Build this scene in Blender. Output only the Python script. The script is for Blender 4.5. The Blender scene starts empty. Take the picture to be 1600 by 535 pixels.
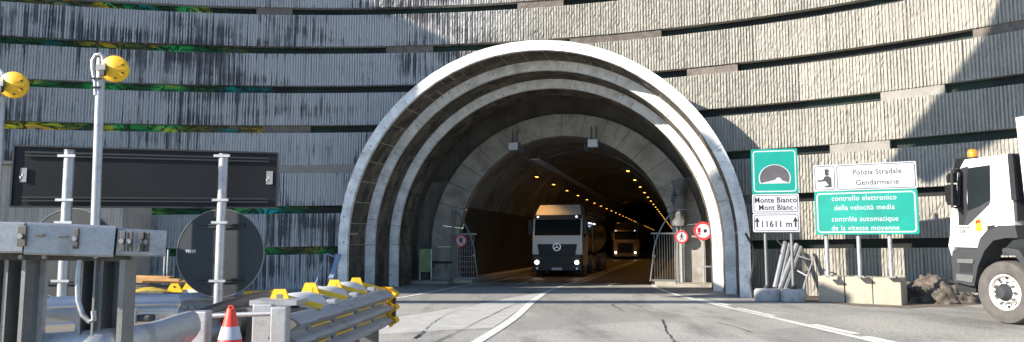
import bpy, bmesh, math, random
import numpy as np
from mathutils import Vector, Matrix, noise as mnoise
R = math.radians
random.seed(7)
rng = np.random.default_rng(11)
scene = bpy.context.scene
col = scene.collection

# ------------------------------------------------------------------ camera, sky, sun, exposure
EYE, TILT, FPX = 1.65, R(5.6), 1155.0
cam = bpy.data.cameras.new('camera')
cam.sensor_width = 36; cam.lens = 36 * FPX / 1600; cam.clip_start = 0.1; cam.clip_end = 3000
camo = bpy.data.objects.new('camera', cam); col.objects.link(camo)
camo.location = (0, 0, EYE); camo.rotation_euler = (math.pi / 2 + TILT, 0, 0)
scene.camera = camo

SUN_AZ, SUN_EL = R(66), R(24)      # azimuth the light travels towards, elevation
SD = Vector((math.sin(SUN_AZ) * math.cos(SUN_EL), math.cos(SUN_AZ) * math.cos(SUN_EL), -math.sin(SUN_EL)))
world = bpy.data.worlds.new('World'); scene.world = world; world.use_nodes = True
wn = world.node_tree.nodes; wl = world.node_tree.links
bg = wn.get('Background') or wn.new('ShaderNodeBackground')
sky = wn.new('ShaderNodeTexSky'); sky.sky_type = 'NISHITA'; sky.sun_disc = False
sky.sun_elevation = SUN_EL; sky.sun_rotation = SUN_AZ + math.pi; sky.air_density = 1.0; sky.dust_density = 0.3; sky.ozone_density = 3.0; sky.altitude = 1400
wl.new(sky.outputs[0], bg.inputs['Color']); bg.inputs['Strength'].default_value = 0.125
sun = bpy.data.lights.new('sun', 'SUN'); sun.energy = 4.9; sun.angle = R(0.5); sun.color = (1.0, 0.93, 0.82)
suno = bpy.data.objects.new('sun', sun); col.objects.link(suno)
suno.rotation_euler = SD.to_track_quat('-Z', 'Y').to_euler(); suno.location = (-40, -30, 40)
scene.view_settings.view_transform = 'Standard'; scene.view_settings.look = 'None'
scene.view_settings.exposure = 1.2; scene.view_settings.gamma = 1.0
scene.view_settings.use_curve_mapping = False
scene.render.engine = 'CYCLES'
scene.cycles.max_bounces = 8; scene.cycles.diffuse_bounces = 4
scene.cycles.use_denoising = True
scene.cycles.sample_clamp_indirect = 4.0

# ------------------------------------------------------------------ pixel helpers (direction only; depth given by what the thing touches)
def ray(x, y):
    a = (x - 800) / FPX; b = (267.5 - y) / FPX
    return Vector((a, math.cos(TILT) - b * math.sin(TILT), math.sin(TILT) + b * math.cos(TILT)))
def at(x, y, Y):
    d = ray(x, y); return d * (Y / d.y) + Vector((0, 0, EYE))
def gz(x, y):
    def ss(a, b, t):
        t = min(1, max(0, (t - a) / (b - a))); return t * t * (3 - 2 * t)
    return 0.18 * ss(6.3, 8.3, x) * (1 - ss(15.6, 19, y)) * ss(2, 6, y)
def onground(x, y):
    d = ray(x, y); z = 0
    for _ in range(6):
        p = d * ((z - EYE) / d.z) + Vector((0, 0, EYE)); z = gz(p.x, p.y)
    return p
YAW = R(13)
U = Vector((math.cos(YAW), -math.sin(YAW), 0)); V = Vector((math.sin(YAW), math.cos(YAW), 0)); C0 = Vector((0.63, 24.45, 0))
def T(u, v, z): return C0 + U * u + V * v + Vector((0, 0, z))

# ------------------------------------------------------------------ materials
MATS = {}
class NT:
    def __init__(s, name):
        s.m = bpy.data.materials.new(name); s.m.use_nodes = True
        s.n = s.m.node_tree.nodes; s.l = s.m.node_tree.links
        s.b = s.n.get('Principled BSDF')
    def new(s, t, **k):
        n = s.n.new(t)
        for a, v in k.items(): setattr(n, a, v)
        return n
    def link(s, a, b): s.l.new(a, b)
    def pos(s, scale=(1, 1, 1), obj=False):
        if obj:
            g = s.new('ShaderNodeTexCoord').outputs['Object']
        else:
            g = s.new('ShaderNodeNewGeometry').outputs['Position']
        mp = s.new('ShaderNodeMapping'); mp.inputs['Scale'].default_value = scale
        s.link(g, mp.inputs[0]); return mp.outputs[0]
    def noise(s, vec, scale, detail=4, rough=.55, dist=0):
        n = s.new('ShaderNodeTexNoise'); n.inputs['Scale'].default_value = scale; n.inputs['Detail'].default_value = detail
        n.inputs['Roughness'].default_value = rough; n.inputs['Distortion'].default_value = dist
        s.link(vec, n.inputs['Vector']); return n.outputs[0]
    def ramp(s, fac, stops, interp='LINEAR'):
        r = s.new('ShaderNodeValToRGB'); r.color_ramp.interpolation = interp
        el = r.color_ramp.elements
        while len(el) < len(stops): el.new(0.5)
        for e, (p, c) in zip(el, stops):
            e.position = p; e.color = (*c, 1) if not isinstance(c, (int, float)) else (c, c, c, 1)
        s.link(fac, r.inputs[0]); return r.outputs[0]
    def mix(s, fac, a, b, mode='MIX'):
        m = s.new('ShaderNodeMix', data_type='RGBA', blend_type=mode)
        for sock, val in ((m.inputs[0], fac), (m.inputs[6], a), (m.inputs[7], b)):
            if hasattr(val, 'is_linked'): s.link(val, sock)
            elif isinstance(val, (int, float)): sock.default_value = val
            else: sock.default_value = (*val, 1)
        return m.outputs[2]
    def math(s, op, a, b):
        m = s.new('ShaderNodeMath', operation=op)
        for sock, val in ((m.inputs[0], a), (m.inputs[1], b)):
            if hasattr(val, 'is_linked'): s.link(val, sock)
            else: sock.default_value = val
        return m.outputs[0]
    def bump(s, h, strength=.3, dist=.02):
        b = s.new('ShaderNodeBump'); b.inputs['Strength'].default_value = strength; b.inputs['Distance'].default_value = dist
        s.link(h, b.inputs['Height']); s.link(b.outputs[0], s.b.inputs['Normal'])

def M(name, c, rough=.7, metal=0.0, var=.2, scale=2.5, bump=.0, bscale=40, dirt=None, dscale=3, dstretch=(1, 1, 1), dlo=.55, dhi=.75, rnd=0, coat=0, spec=None, obj=False):
    if name in MATS: return MATS[name]
    t = NT(name); p = t.pos(obj=obj)
    n = t.noise(p, scale, 6)
    lo = tuple(max(0, x * (1 - var)) for x in c); hi = tuple(min(1, x * (1 + var)) for x in c)
    base = t.ramp(n, [(.3, lo), (.7, hi)])
    if rnd:
        oi = t.new('ShaderNodeObjectInfo').outputs['Random']
        base = t.mix(1.0, base, t.ramp(oi, [(0, 1 - rnd), (1, 1.0)]), 'MULTIPLY')
    if dirt:
        dn = t.noise(t.pos(dstretch, obj=obj), dscale, 6, .65)
        base = t.mix(t.ramp(dn, [(dlo, 0), (dhi, 1)]), base, dirt)
    t.link(base, t.b.inputs['Base Color'])
    t.b.inputs['Roughness'].default_value = rough; t.b.inputs['Metallic'].default_value = metal
    if spec is not None: t.b.inputs['Specular IOR Level'].default_value = spec
    if coat: t.b.inputs['Coat Weight'].default_value = coat
    if bump: t.bump(t.noise(t.pos(obj=obj), bscale, 5, .6), bump, .02)
    MATS[name] = t.m; return t.m
def EM(name, c, st):
    if name in MATS: return MATS[name]
    t = NT(name); t.b.inputs['Base Color'].default_value = (*c, 1)
    t.b.inputs['Emission Color'].default_value = (*c, 1); t.b.inputs['Emission Strength'].default_value = st
    MATS[name] = t.m; return t.m

def wall_material():
    t = NT('ribbed_concrete')
    p = t.pos()
    n1 = t.noise(p, 1.2, 6); n2 = t.noise(p, 9, 5, .7)
    base = t.ramp(n1, [(.3, (.34, .31, .25)), (.7, (.47, .43, .345))])
    base = t.mix(t.ramp(n2, [(.35, .75), (.75, 0)]), base, (.27, .255, .225))
    # dark run-off streaks, strongest on the left half, over a shade-toned base
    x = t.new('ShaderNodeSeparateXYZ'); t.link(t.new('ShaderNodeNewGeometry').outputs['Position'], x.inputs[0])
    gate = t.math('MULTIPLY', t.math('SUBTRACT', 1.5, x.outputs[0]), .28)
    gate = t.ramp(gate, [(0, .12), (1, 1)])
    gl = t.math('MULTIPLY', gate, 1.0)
    base = t.mix(t.math('MULTIPLY', gl, .72), base, (.50, .505, .52))  # bluish shade tone painted into the base colour of the left half
    st = t.noise(t.pos((6.5, 6.5, .20)), 1.5, 4, .6)
    st2 = t.noise(t.pos((17, 17, .45)), 1.3, 2, .6)
    big = t.noise(t.pos((.22, .22, .5)), 1.0, 3)
    f = t.math('ADD', t.math('MULTIPLY', st, .75), t.math('MULTIPLY', st2, .25))
    f = t.math('ADD', f, t.math('MULTIPLY', t.math('SUBTRACT', big, .5), .75))
    f = t.ramp(f, [(.515, 0), (.60, 1)])
    base = t.mix(t.math('MULTIPLY', t.math('MULTIPLY', f, gate), .84), base, (.028, .028, .032))
    t.link(base, t.b.inputs['Base Color']); t.b.inputs['Roughness'].default_value = .9
    t.b.inputs['Specular IOR Level'].default_value = .25
    t.bump(t.noise(t.pos(), 24, 6, .75), .9, .03)
    return t.m
def art_material():
    t = NT('painted_backing')
    p = t.pos((.55, .55, 1.6))
    n = t.noise(p, .55, 1.5, .5, 1.2)
    swirl = t.noise(t.pos((.8, .8, 2.0)), .9, 2.5, .5, 2.6)
    c = t.ramp(n, [(.26, (.0, .16, .16)), (.38, (.0, .42, .36)), (.45, (.02, .35, .06)), (.52, (.05, .48, .10)), (.57, (.62, .60, .02)), (.64, (.75, .36, .01)), (.72, (.0, .35, .33))])
    c = t.mix(t.ramp(swirl, [(.40, 0), (.47, .95), (.50, .95), (.56, 0)]), c, (.006, .02, .012))
    x = t.new('ShaderNodeSeparateXYZ'); t.link(t.new('ShaderNodeNewGeometry').outputs['Position'], x.inputs[0])
    g = t.ramp(t.math('MULTIPLY', t.math('ADD', t.math('ADD', x.outputs[0], t.math('MULTIPLY', x.outputs[2], .42)), 7.2), .7), [(0, 0), (1, 1)])   # paint fades out past the portal
    patch = t.ramp(t.noise(t.pos((.5, .5, .2)), .8, 2), [(.46, .85), (.6, 0)])
    dark = t.mix(t.ramp(n, [(.5, 0), (.62, 1)]), (.006, .008, .007), (.012, .03, .018))
    c = t.mix(t.mix(g, patch, (1, 1, 1)), c, dark)
    t.link(c, t.b.inputs['Base Color']); t.b.inputs['Roughness'].default_value = .5
    tr_ = t.new('ShaderNodeBsdfTranslucent'); t.link(c, tr_.inputs[0])
    mx = t.new('ShaderNodeMixShader'); mx.inputs[0].default_value = .55
    t.link(t.b.outputs[0], mx.inputs[1]); t.link(tr_.outputs[0], mx.inputs[2]); t.link(mx.outputs[0], t.n.get('Material Output').inputs[0])
    return t.m
def asphalt_material():
    t = NT('asphalt')
    n1 = t.noise(t.pos((.5, .22, 1)), 1.0, 6, .6); n2 = t.noise(t.pos(), 26, 3, .8); n3 = t.noise(t.pos((1.1, .25, 1)), .9, 5, .7)
    c = t.ramp(n1, [(.3, (.36, .342, .305)), (.7, (.49, .465, .41))])
    c = t.mix(t.ramp(n3, [(.48, 0), (.66, .8)]), c, (.17, .16, .145))
    c = t.mix(t.ramp(t.noise(t.pos((.35, 2.2, 1)), .8, 5, .6), [(.55, 0), (.72, .7)]), c, (.46, .44, .395))
    c = t.mix(t.ramp(t.noise(t.pos((.16, .16, 1)), 1.0, 2, .5), [(.47, 0), (.50, .42)]), c, (.20, .19, .175))
    c = t.mix(t.ramp(n2, [(.35, .8), (.55, 0)]), c, (.09, .088, .085))
    c = t.mix(t.ramp(t.noise(t.pos(), 40, 2, .8), [(.58, 0), (.72, .8)]), c, (.42, .40, .36))
    # carriageway inside the tunnel is a separate sheet
    t.link(c, t.b.inputs['Base Color'])
    t.b.inputs['Roughness'].default_value = .82; t.b.inputs['Specular IOR Level'].default_value = .3
    t.bump(t.noise(t.pos(), 60, 4, .7), .5, .02)
    return t.m
def galv_material(name, c, dirt=.25):
    t = NT(name)
    v = t.new('ShaderNodeTexVoronoi'); v.inputs['Scale'].default_value = 95; t.link(t.pos(), v.inputs['Vector'])
    n = t.noise(t.pos(), 5, 6, .65)
    base = t.ramp(v.outputs['Color'], [(.2, tuple(x * .90 for x in c)), (.8, tuple(min(1, x * 1.06) for x in c))])
    base = t.mix(t.ramp(n, [(.52, 0), (.75, dirt * 2)]), base, (.16, .15, .135))
    t.link(base, t.b.inputs['Base Color']); t.b.inputs['Metallic'].default_value = .55
    t.b.inputs['Roughness'].default_value = .48
    t.bump(n, .15, .01)
    MATS[name] = t.m; return t.m
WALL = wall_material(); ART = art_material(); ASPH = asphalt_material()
GALV = galv_material('galvanised_steel', (.40, .40, .405), .35); GALVD = galv_material('dull_galvanised', (.20, .20, .195), .45)
WHITEP = M('white_paint_peeling', (.66, .655, .635), .75, var=.26, scale=2.6, dirt=(.26, .24, .21), dscale=8, dlo=.60, dhi=.66, bump=.3, bscale=25)
CREAMP = M('cream_paint', (.50, .47, .41), .8, var=.12, scale=4, dirt=(.16, .14, .115), dscale=4, dlo=.58, dhi=.72, bump=.3)
BROWN = M('sooty_block', (.155, .128, .095), .9, var=.35, scale=2.2, dirt=(.03, .026, .021), dscale=2.2, dstretch=(1, 1, .5), dlo=.45, dhi=.62, rnd=.45, bump=.4, bscale=22)
MORT = M('dark_mortar', (.05, .045, .04), .95)
SPAC = M('spacer_concrete', (.15, .125, .105), .9, var=.3, scale=5, dirt=(.05, .04, .035), dscale=6, bump=.4, rnd=.3)
CONC = M('cast_concrete', (.34, .30, .235), .85, var=.15, scale=3, dirt=(.25, .20, .15), dscale=3, dlo=.55, dhi=.75, bump=.3, bscale=30)
RINGC = M('tunnel_ring_concrete', (.34, .31, .265), .85, var=.2, scale=1.6, dirt=(.10, .09, .08), dscale=1.2, dlo=.5, dhi=.75, rnd=.2, bump=.25)
DARKC = M('dark_concrete', (.10, .092, .08), .9, var=.35, scale=1.2, bump=.3)
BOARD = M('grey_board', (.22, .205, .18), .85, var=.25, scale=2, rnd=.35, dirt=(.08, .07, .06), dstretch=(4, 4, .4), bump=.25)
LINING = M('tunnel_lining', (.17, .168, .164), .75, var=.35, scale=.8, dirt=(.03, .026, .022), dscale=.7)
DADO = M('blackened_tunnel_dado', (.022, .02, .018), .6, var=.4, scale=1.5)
TROAD = M('dim_tunnel_road', (.06, .048, .038), .55, var=.25, scale=1.5, bump=.3, bscale=60)  # dim amber-lit brown of the tunnel floor put into the base colour
LINE = M('road_paint', (.68, .66, .60), .7, var=.12, scale=8, dirt=(.30, .285, .255), dscale=11, dlo=.53, dhi=.68)
LINEY = M('worn_centre_paint', (.42, .37, .28), .7, var=.2, scale=8, dirt=(.12, .1, .08), dscale=10, dlo=.5, dhi=.7)
PATCH = M('pale_resurfacing', (.43, .415, .385), .85, var=.14, scale=2.5, dirt=(.17, .165, .155), dscale=22, dlo=.56, dhi=.70, bump=.4, bscale=60)
TAR = M('crack_tar', (.02, .02, .02), .8)
BLACK = M('black_plastic', (.018, .018, .02), .55, var=.2)
RUBBER = M('tyre_rubber', (.09, .082, .075), .9, var=.25, scale=6, bump=.3, bscale=60)
DGREY = M('dark_grey_panel', (.010, .0105, .012), .5, var=.2, scale=1.2, spec=.25)
SGREY = M('sign_back_grey', (.016, .021, .026), .6, var=.1, scale=2)
YEL = M('signal_yellow', (.80, .46, .015), .45, var=.1, scale=5, dirt=(.45, .22, .01), dscale=6, dlo=.6, dhi=.8)
GREEN = M('motorway_green', (.0, .22, .17), .4, var=.14, scale=1.5)
WSIGN = M('sign_white', (.46, .46, .49), .4, var=.05, scale=1.5)
SBLK = M('sign_black', (.02, .02, .022), .5)
SGRYB = M('pictogram_grey', (.07, .065, .07), .5)
RED = M('sign_red', (.55, .03, .035), .45)
CONE = M('cone_orange', (.75, .045, .02), .5, var=.12, scale=9)
WTRK = M('white_truck_paint', (.66, .66, .655), .3, var=.05, scale=1.4, coat=.4, obj=True, dirt=(.42, .39, .34), dscale=1.8, dlo=.52, dhi=.85)
TGREY = M('bumper_grey', (.036, .038, .041), .6, var=.15)
BEIGE = M('beige_cladding', (.42, .37, .31), .7, var=.12, scale=2, rnd=.12, dirt=(.22, .19, .15), dscale=2.5, dstretch=(3, 3, .3))
WOOD = M('sawn_timber', (.50, .27, .10), .8, var=.3, scale=4, rnd=.4, bump=.3)
CASTER = M('shade_caster', (.16, .15, .14), .95, var=.3, scale=.4)
SNOW = M('dirty_snow', (.10, .082, .065), .9, var=.6, scale=7, dirt=(.34, .32, .29), dscale=3, dlo=.58, dhi=.72, bump=.8, bscale=14)
TARP = M('grey_tarpaulin', (.09, .088, .085), .5, var=.2, scale=5, bump=.5, bscale=12)
AMBER = EM('tunnel_lamp_amber', (1.0, .45, .07), 2.0)
HEADL = EM('headlight_white', (1.0, .86, .62), 6)
MARK = EM('marker_light', (.75, .85, 1.0), .8)
GLASS = M('cab_glass', (.015, .02, .022), .04, var=.1)
ALU = M('polished_aluminium', (.6, .6, .6), .3, metal=.9, var=.1)

# ------------------------------------------------------------------ mesh helpers
WLOC = {}
class MB:
    def __init__(s): s.v = []; s.f = []
    def add(s, vs, fs):
        o = len(s.v); s.v += [tuple(p) for p in vs]; s.f += [tuple(i + o for i in f) for f in fs]; return s
    def box(s, c, size, rot=None, bev=0.0):
        c = Vector(c); hx, hy, hz = [q / 2 for q in size]
        if bev <= 0:
            vs = [Vector((x, y, z)) for x in (-hx, hx) for y in (-hy, hy) for z in (-hz, hz)]
            fs = [(0, 1, 3, 2), (4, 6, 7, 5), (0, 4, 5, 1), (2, 3, 7, 6), (0, 2, 6, 4), (1, 5, 7, 3)]
        else:
            b = bmesh.new(); bmesh.ops.create_cube(b, size=1)
            for q in b.verts: q.co = Vector((q.co.x * size[0], q.co.y * size[1], q.co.z * size[2]))
            bmesh.ops.bevel(b, geom=b.edges[:], offset=bev, segments=2, affect='EDGES', profile=.6)
            b.verts.index_update(); vs = [q.co.copy() for q in b.verts]; fs = [[q.index for q in f.verts] for f in b.faces]; b.free()
        if rot is not None: vs = [rot @ q for q in vs]
        return s.add([c + q for q in vs], fs)
    def hexa(s, p):     # 8 corner points: bottom loop 0-3, top loop 4-7
        return s.add(p, [(3, 2, 1, 0), (4, 5, 6, 7), (0, 1, 5, 4), (1, 2, 6, 5), (2, 3, 7, 6), (3, 0, 4, 7)])
    def bar(s, a, b, w, h, up=(0, 0, 1)):
        a = Vector(a); b = Vector(b); d = (b - a).normalized(); upv = Vector(up)
        if abs(d.dot(upv)) > .98: upv = Vector((0, 1, 0))
        sx = d.cross(upv).normalized() * (w / 2); sy = sx.cross(d).normalized() * (h / 2)
        return s.hexa([a - sx - sy, a + sx - sy, b + sx - sy, b - sx - sy, a - sx + sy, a + sx + sy, b + sx + sy, b - sx + sy])
    def tube(s, pts, r, n=8, cap=True):
        pts = [Vector(p) for p in pts]; rs = r if isinstance(r, (list, tuple)) else [r] * len(pts)
        prev = None; rings = []
        for i, p in enumerate(pts):
            d = (pts[min(i + 1, len(pts) - 1)] - pts[max(i - 1, 0)]).normalized()
            if prev is None:
                k = Vector((0, 0, 1)) if abs(d.z) < .9 else Vector((1, 0, 0)); a = d.cross(k).normalized()
            else:
                a = (prev - d * prev.dot(d)).normalized()
            prev = a; b = d.cross(a)
            rings.append([p + (a * math.cos(2 * math.pi * j / n) + b * math.sin(2 * math.pi * j / n)) * rs[i] for j in range(n)])
        vs = [q for rg in rings for q in rg]
        fs = [(i * n + j, i * n + (j + 1) % n, (i + 1) * n + (j + 1) % n, (i + 1) * n + j) for i in range(len(pts) - 1) for j in range(n)]
        if cap: fs += [tuple(range(n - 1, -1, -1)), tuple((len(pts) - 1) * n + j for j in range(n))]
        return s.add(vs, fs)
    def prism(s, poly, o, ex, ey, dep):    # poly of (a,b) in the frame o + a*ex + b*ey, extruded by vector dep
        o = Vector(o); ex = Vector(ex); ey = Vector(ey); dep = Vector(dep); n = len(poly)
        A = [o + ex * a + ey * b for a, b in poly]; B = [p + dep for p in A]
        return s.add(A + B, [tuple(range(n)), tuple(range(2 * n - 1, n - 1, -1))] + [(i, n + i, n + (i + 1) % n, (i + 1) % n) for i in range(n)])
    def sweep(s, path, prof, up=(0, 0, 1), closed=False):   # prof (side, up) thin open profile or closed loop
        up = Vector(up); path = [Vector(p) for p in path]; n = len(prof); vs = []
        for i, p in enumerate(path):
            d = (path[min(i + 1, len(path) - 1)] - path[max(i - 1, 0)]).normalized()
            sd = d.cross(up).normalized(); u2 = sd.cross(d).normalized()
            vs += [p + sd * a + u2 * b for a, b in prof]
        m = n if closed else n - 1
        fs = [(i * n + j, (i + 1) * n + j, (i + 1) * n + (j + 1) % n, i * n + (j + 1) % n) for i in range(len(path) - 1) for j in range(m)]
        if closed: fs += [tuple(range(n - 1, -1, -1)), tuple((len(path) - 1) * n + j for j in range(n))]
        return s.add(vs, fs)
    def disc(s, c, nrm, r, th, n=28, r0=0.0):
        c = Vector(c); nrm = Vector(nrm).normalized(); k = Vector((0, 0, 1)) if abs(nrm.z) < .9 else Vector((1, 0, 0))
        a = nrm.cross(k).normalized(); b = nrm.cross(a)
        def ring(rr, off): return [c + (a * math.cos(2 * math.pi * j / n) + b * math.sin(2 * math.pi * j / n)) * rr + nrm * off for j in range(n)]
        if r0 <= 0:
            vs = ring(r, 0) + ring(r, th); fs = [tuple(range(n)), tuple(range(2 * n - 1, n - 1, -1))] + [(j, n + j, n + (j + 1) % n, (j + 1) % n) for j in range(n)]
        else:
            vs = ring(r0, 0) + ring(r, 0) + ring(r, th) + ring(r0, th)
            fs = [(q * n + j, q * n + (j + 1) % n, ((q + 1) % 4) * n + (j + 1) % n, ((q + 1) % 4) * n + j) for q in range(4) for j in range(n)]
        return s.add(vs, fs)
def mesh_of(name, mb, fix=True):
    me = bpy.data.meshes.new(name); me.from_pydata(mb.v, [], mb.f)
    if fix:
        b = bmesh.new(); b.from_mesh(me); bmesh.ops.recalc_face_normals(b, faces=b.faces[:]); b.to_mesh(me); b.free()
    me.update(); return me
def thing(name, label, cat, loc=(0, 0, 0), rotz=0, group=None):
    o = bpy.data.objects.new(name, None); col.objects.link(o); o.location = loc; o.rotation_euler = (0, 0, rotz); o.empty_display_size = .2
    o['label'] = label; o['category'] = cat
    if group: o['group'] = group
    WLOC[o.name] = Vector(loc) if rotz == 0 else None
    return o
def part(name, mb, mat, parent=None, smooth=False, fix=True, label=None, local=False):
    if parent is not None and not local:
        w = WLOC.get(parent.name)
        if w is not None and w.length > 0: mb.v = [(p[0] - w.x, p[1] - w.y, p[2] - w.z) for p in mb.v]
    me = mesh_of(name, mb, fix); me.materials.append(mat)
    if smooth:
        me.polygons.foreach_set('use_smooth', [True] * len(me.polygons))
        try: me.set_sharp_from_angle(angle=R(40))
        except Exception: pass
    o = bpy.data.objects.new(name, me); col.objects.link(o)
    if parent is not None: o.parent = parent
    WLOC[o.name] = Vector((0, 0, 0)) if parent is None else (WLOC.get(parent.name))
    if label: o['label'] = label
    return o
def struct(name, mb, mat, smooth=False, fix=True):
    o = part(name, mb, mat, None, smooth, fix); o['kind'] = 'structure'; return o
def single(name, mb, mat, label, cat, group=None, smooth=False):
    o = part(name, mb, mat, None, smooth); o['label'] = label; o['category'] = cat
    if group: o['group'] = group
    return o
def copy_tree(o, parent=None):
    c = o.copy(); col.objects.link(c); c.parent = parent
    for ch in list(o.children): copy_tree(ch, c)
    return c
def text(body, o, ex, ey, size, mat, parent, align='CENTER', bold=.012, nrm=None, name='lettering', sx=1.0):
    cu = bpy.data.curves.new('lettering', 'FONT'); cu.body = body; cu.size = size; cu.align_x = align; cu.offset = bold * size; cu.extrude = .002
    cu.resolution_u = 3; cu.space_character = 1.06
    tmp = bpy.data.objects.new('tmp_text', cu); col.objects.link(tmp)
    bpy.context.view_layer.update()
    me = bpy.data.meshes.new_from_object(tmp.evaluated_get(bpy.context.evaluated_depsgraph_get()))
    bpy.data.objects.remove(tmp)
    o = Vector(o); ex = Vector(ex); ey = Vector(ey); nz = ex.cross(ey)
    w = WLOC.get(parent.name) or Vector((0, 0, 0))
    for q in me.vertices: q.co = o + ex * (q.co.x * sx) + ey * q.co.y + nz * q.co.z - w
    me.materials.clear(); me.materials.append(mat)
    ob = bpy.data.objects.new(name, me); col.objects.link(ob); ob.parent = parent; return ob

# ------------------------------------------------------------------ ground and road
def build_ground():
    xs = sorted(set([-500, -200, -80, -40] + list(np.arange(-24, 5.9, 3)) + list(np.arange(6, 8.8, .3)) + [10, 12, 16, 24, 40, 80, 200, 500]))
    ys = sorted(set([-400, -150, -60, -20, -8, 0, 2, 3, 4, 5, 6, 8] + list(np.arange(10, 15.2, 1)) + list(np.arange(15.6, 19.4, .4)) + [22, 26, 32, 40, 60, 100, 200, 420, 800]))
    mb = MB(); nx = len(xs)
    mb.add([(float(x), float(y), gz(x, y)) for y in ys for x in xs], [(j * nx + i, j * nx + i + 1, (j + 1) * nx + i + 1, (j + 1) * nx + i) for j in range(len(ys) - 1) for i in range(nx - 1)])
    struct('ground', mb, ASPH, smooth=True)
build_ground()
def ribbon(name, pts, w, mat, z=.008, px=True, jit=0, seg=1):
    P = [onground(*p) if px else Vector(p) for p in pts]
    if seg > 1:
        Q = []
        for a, b in zip(P, P[1:]):
            for i in range(seg): Q.append(a.lerp(b, i / seg))
        P = Q + [P[-1]]
    ws = w if isinstance(w, (list, tuple)) else [w] * len(P)
    mb = MB(); vs = []
    for i, p in enumerate(P):
        d = P[min(i + 1, len(P) - 1)] - P[max(i - 1, 0)]; d.z = 0; d.normalize(); s = Vector((d.y, -d.x, 0))
        j = Vector((random.uniform(-jit, jit), random.uniform(-jit, jit), 0)); ww = ws[min(i, len(ws) - 1)] * (1 if not jit else random.uniform(.4, 1.5))
        for q in (p + j - s * ww / 2, p + j + s * ww / 2): vs.append((q.x, q.y, gz(q.x, q.y) + z))
    mb.add(vs, [(2 * i, 2 * i + 1, 2 * i + 3, 2 * i + 2) for i in range(len(P) - 1)])
    return struct(name, mb, mat)
def smoothpts(pts, n=6):
    P = [Vector((*p, 0)) for p in pts]; out = []
    for i in range(len(P) - 1):
        p0 = P[max(i - 1, 0)]; p1 = P[i]; p2 = P[i + 1]; p3 = P[min(i + 2, len(P) - 1)]
        for k in range(n):
            t = k / n
            q = .5 * ((2 * p1) + (p2 - p0) * t + (2 * p0 - 5 * p1 + 4 * p2 - p3) * t * t + (3 * p1 - p0 - 3 * p2 + p3) * t ** 3)
            out.append((q.x, q.y))
    return out + [tuple(P[-1][:2])]
# tunnel carriageway behind the inner ring, dim lamp-lit brown put into its colour
mb = MB(); mb.add([T(-4.4, 6.9, .004), T(4.4, 6.9, .004), T(4.4, 420, .004), T(-4.4, 420, .004)], [(0, 1, 2, 3)]); struct('tunnel_road', mb, TROAD)
# gritty brown verge along the foot of the right wall
DIRT = M('verge_grit', (.12, .085, .06), .95, var=.45, scale=6, dirt=(.24, .21, .175), dscale=9, dlo=.5, dhi=.66, bump=.8, bscale=30)
mb = MB(); up_ = [(1172, 459), (1230, 459), (1300, 458), (1400, 456), (1500, 455), (1600, 452)]; lo_ = [(1174, 466), (1226, 470), (1290, 475), (1352, 479), (1420, 482), (1490, 480), (1560, 474), (1600, 470)]
pg = [onground(*p) for p in up_] + [onground(x + random.uniform(-6, 6), y + random.uniform(-1, 1)) for x, y in reversed(sorted(lo_ + [((a[0] + b[0]) / 2, (a[1] + b[1]) / 2) for a, b in zip(lo_, lo_[1:])]))]
mb.add([(p.x, p.y, gz(p.x, p.y) + .006) for p in pg], [tuple(range(len(pg)))]); struct('verge', mb, DIRT)
# pale resurfaced strip
mb = MB(); pp = [(560, 527), (600, 503), (612, 497), (680, 487), (760, 473), (846, 457), (852, 457), (838, 466), (806, 488), (770, 513), (700, 516), (640, 520), (600, 523)]
pg = [onground(*p) for p in pp]; mb.add([(p.x, p.y, .004) for p in pg], [tuple(range(len(pg)))]); struct('pale_road_patch', mb, PATCH)
ribbon('lane_line', smoothpts([(700, 560), (745, 535), (800, 500), (838, 467), (868, 451), (902, 441)]), [.20] * 20 + [.16] * 20, LINE, .010)
ribbon('lane_line', [T(.28, v, 0) for v in (7.2, 12, 20, 40, 80, 160)], .12, LINEY, .012, px=False)
ribbon('lane_line', [T(.62, v, 0) for v in (7.2, 12, 20, 40, 80, 160)], .12, LINEY, .012, px=False)
ribbon('lane_line', smoothpts([(590, 470), (640, 463), (720, 448), (770, 440), (838, 431)]), .16, LINE)
ribbon('lane_line', [T(-3.3, v, 0) for v in (10, 20, 60, 200)], .14, LINEY, .012, px=False)
ribbon('lane_line', smoothpts([(1046, 424), (1032, 432), (1023, 440), (1022, 447), (1038, 455), (1075, 466), (1130, 479), (1200, 495), (1285, 515), (1375, 536), (1440, 552)]), .18, LINE)
for a in ([(1082, 469), (1132, 479.5)], [(1141, 483), (1200, 496)], [(1262, 509), (1330, 524)], [(1345, 528), (1420, 545)]):
    ribbon('lane_dash', [(x + 8, y - 1.5) for x, y in a], .2, LINE)
mb = MB()
def gp(u, v): q = T(u, v, .010); return q
mb.add([gp(1.95, 5.0), gp(2.1, 5.0), gp(2.1, 6.4), gp(2.5, 6.4), gp(2.02, 7.4), gp(1.55, 6.4), gp(1.95, 6.4)], [(0, 1, 2, 6), (6, 2, 3, 4, 5)])
struct('road_arrow', mb, LINE)
mb = MB()
mb.add([gp(-1.75, 5.6), gp(-1.6, 5.6), gp(-1.6, 7.4), gp(-1.75, 7.4)], [(0, 1, 2, 3)])
struct('road_arrow', mb, LINE)
ribbon('road_crack', [(648, 530), (658, 522), (667, 514), (676, 506), (688, 498), (706, 489), (735, 479), (762, 470), (800, 463)], [.05, .07, .06, .05, .045, .03, .02, .018, .015], TAR, .014, jit=.02, seg=4)
ribbon('road_crack', [(680, 536), (725, 515), (765, 494), (790, 482), (815, 473)], .018, TAR, .014, jit=.015, seg=5)
ribbon('road_crack', [(1034, 500), (1037, 508), (1041, 518), (1048, 527), (1056, 540)], .028, TAR, .014, jit=.02, seg=4)
ribbon('road_crack', [(955, 476), (968, 484), (977, 489)], .03, TAR, .014, jit=.02, seg=4)
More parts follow.
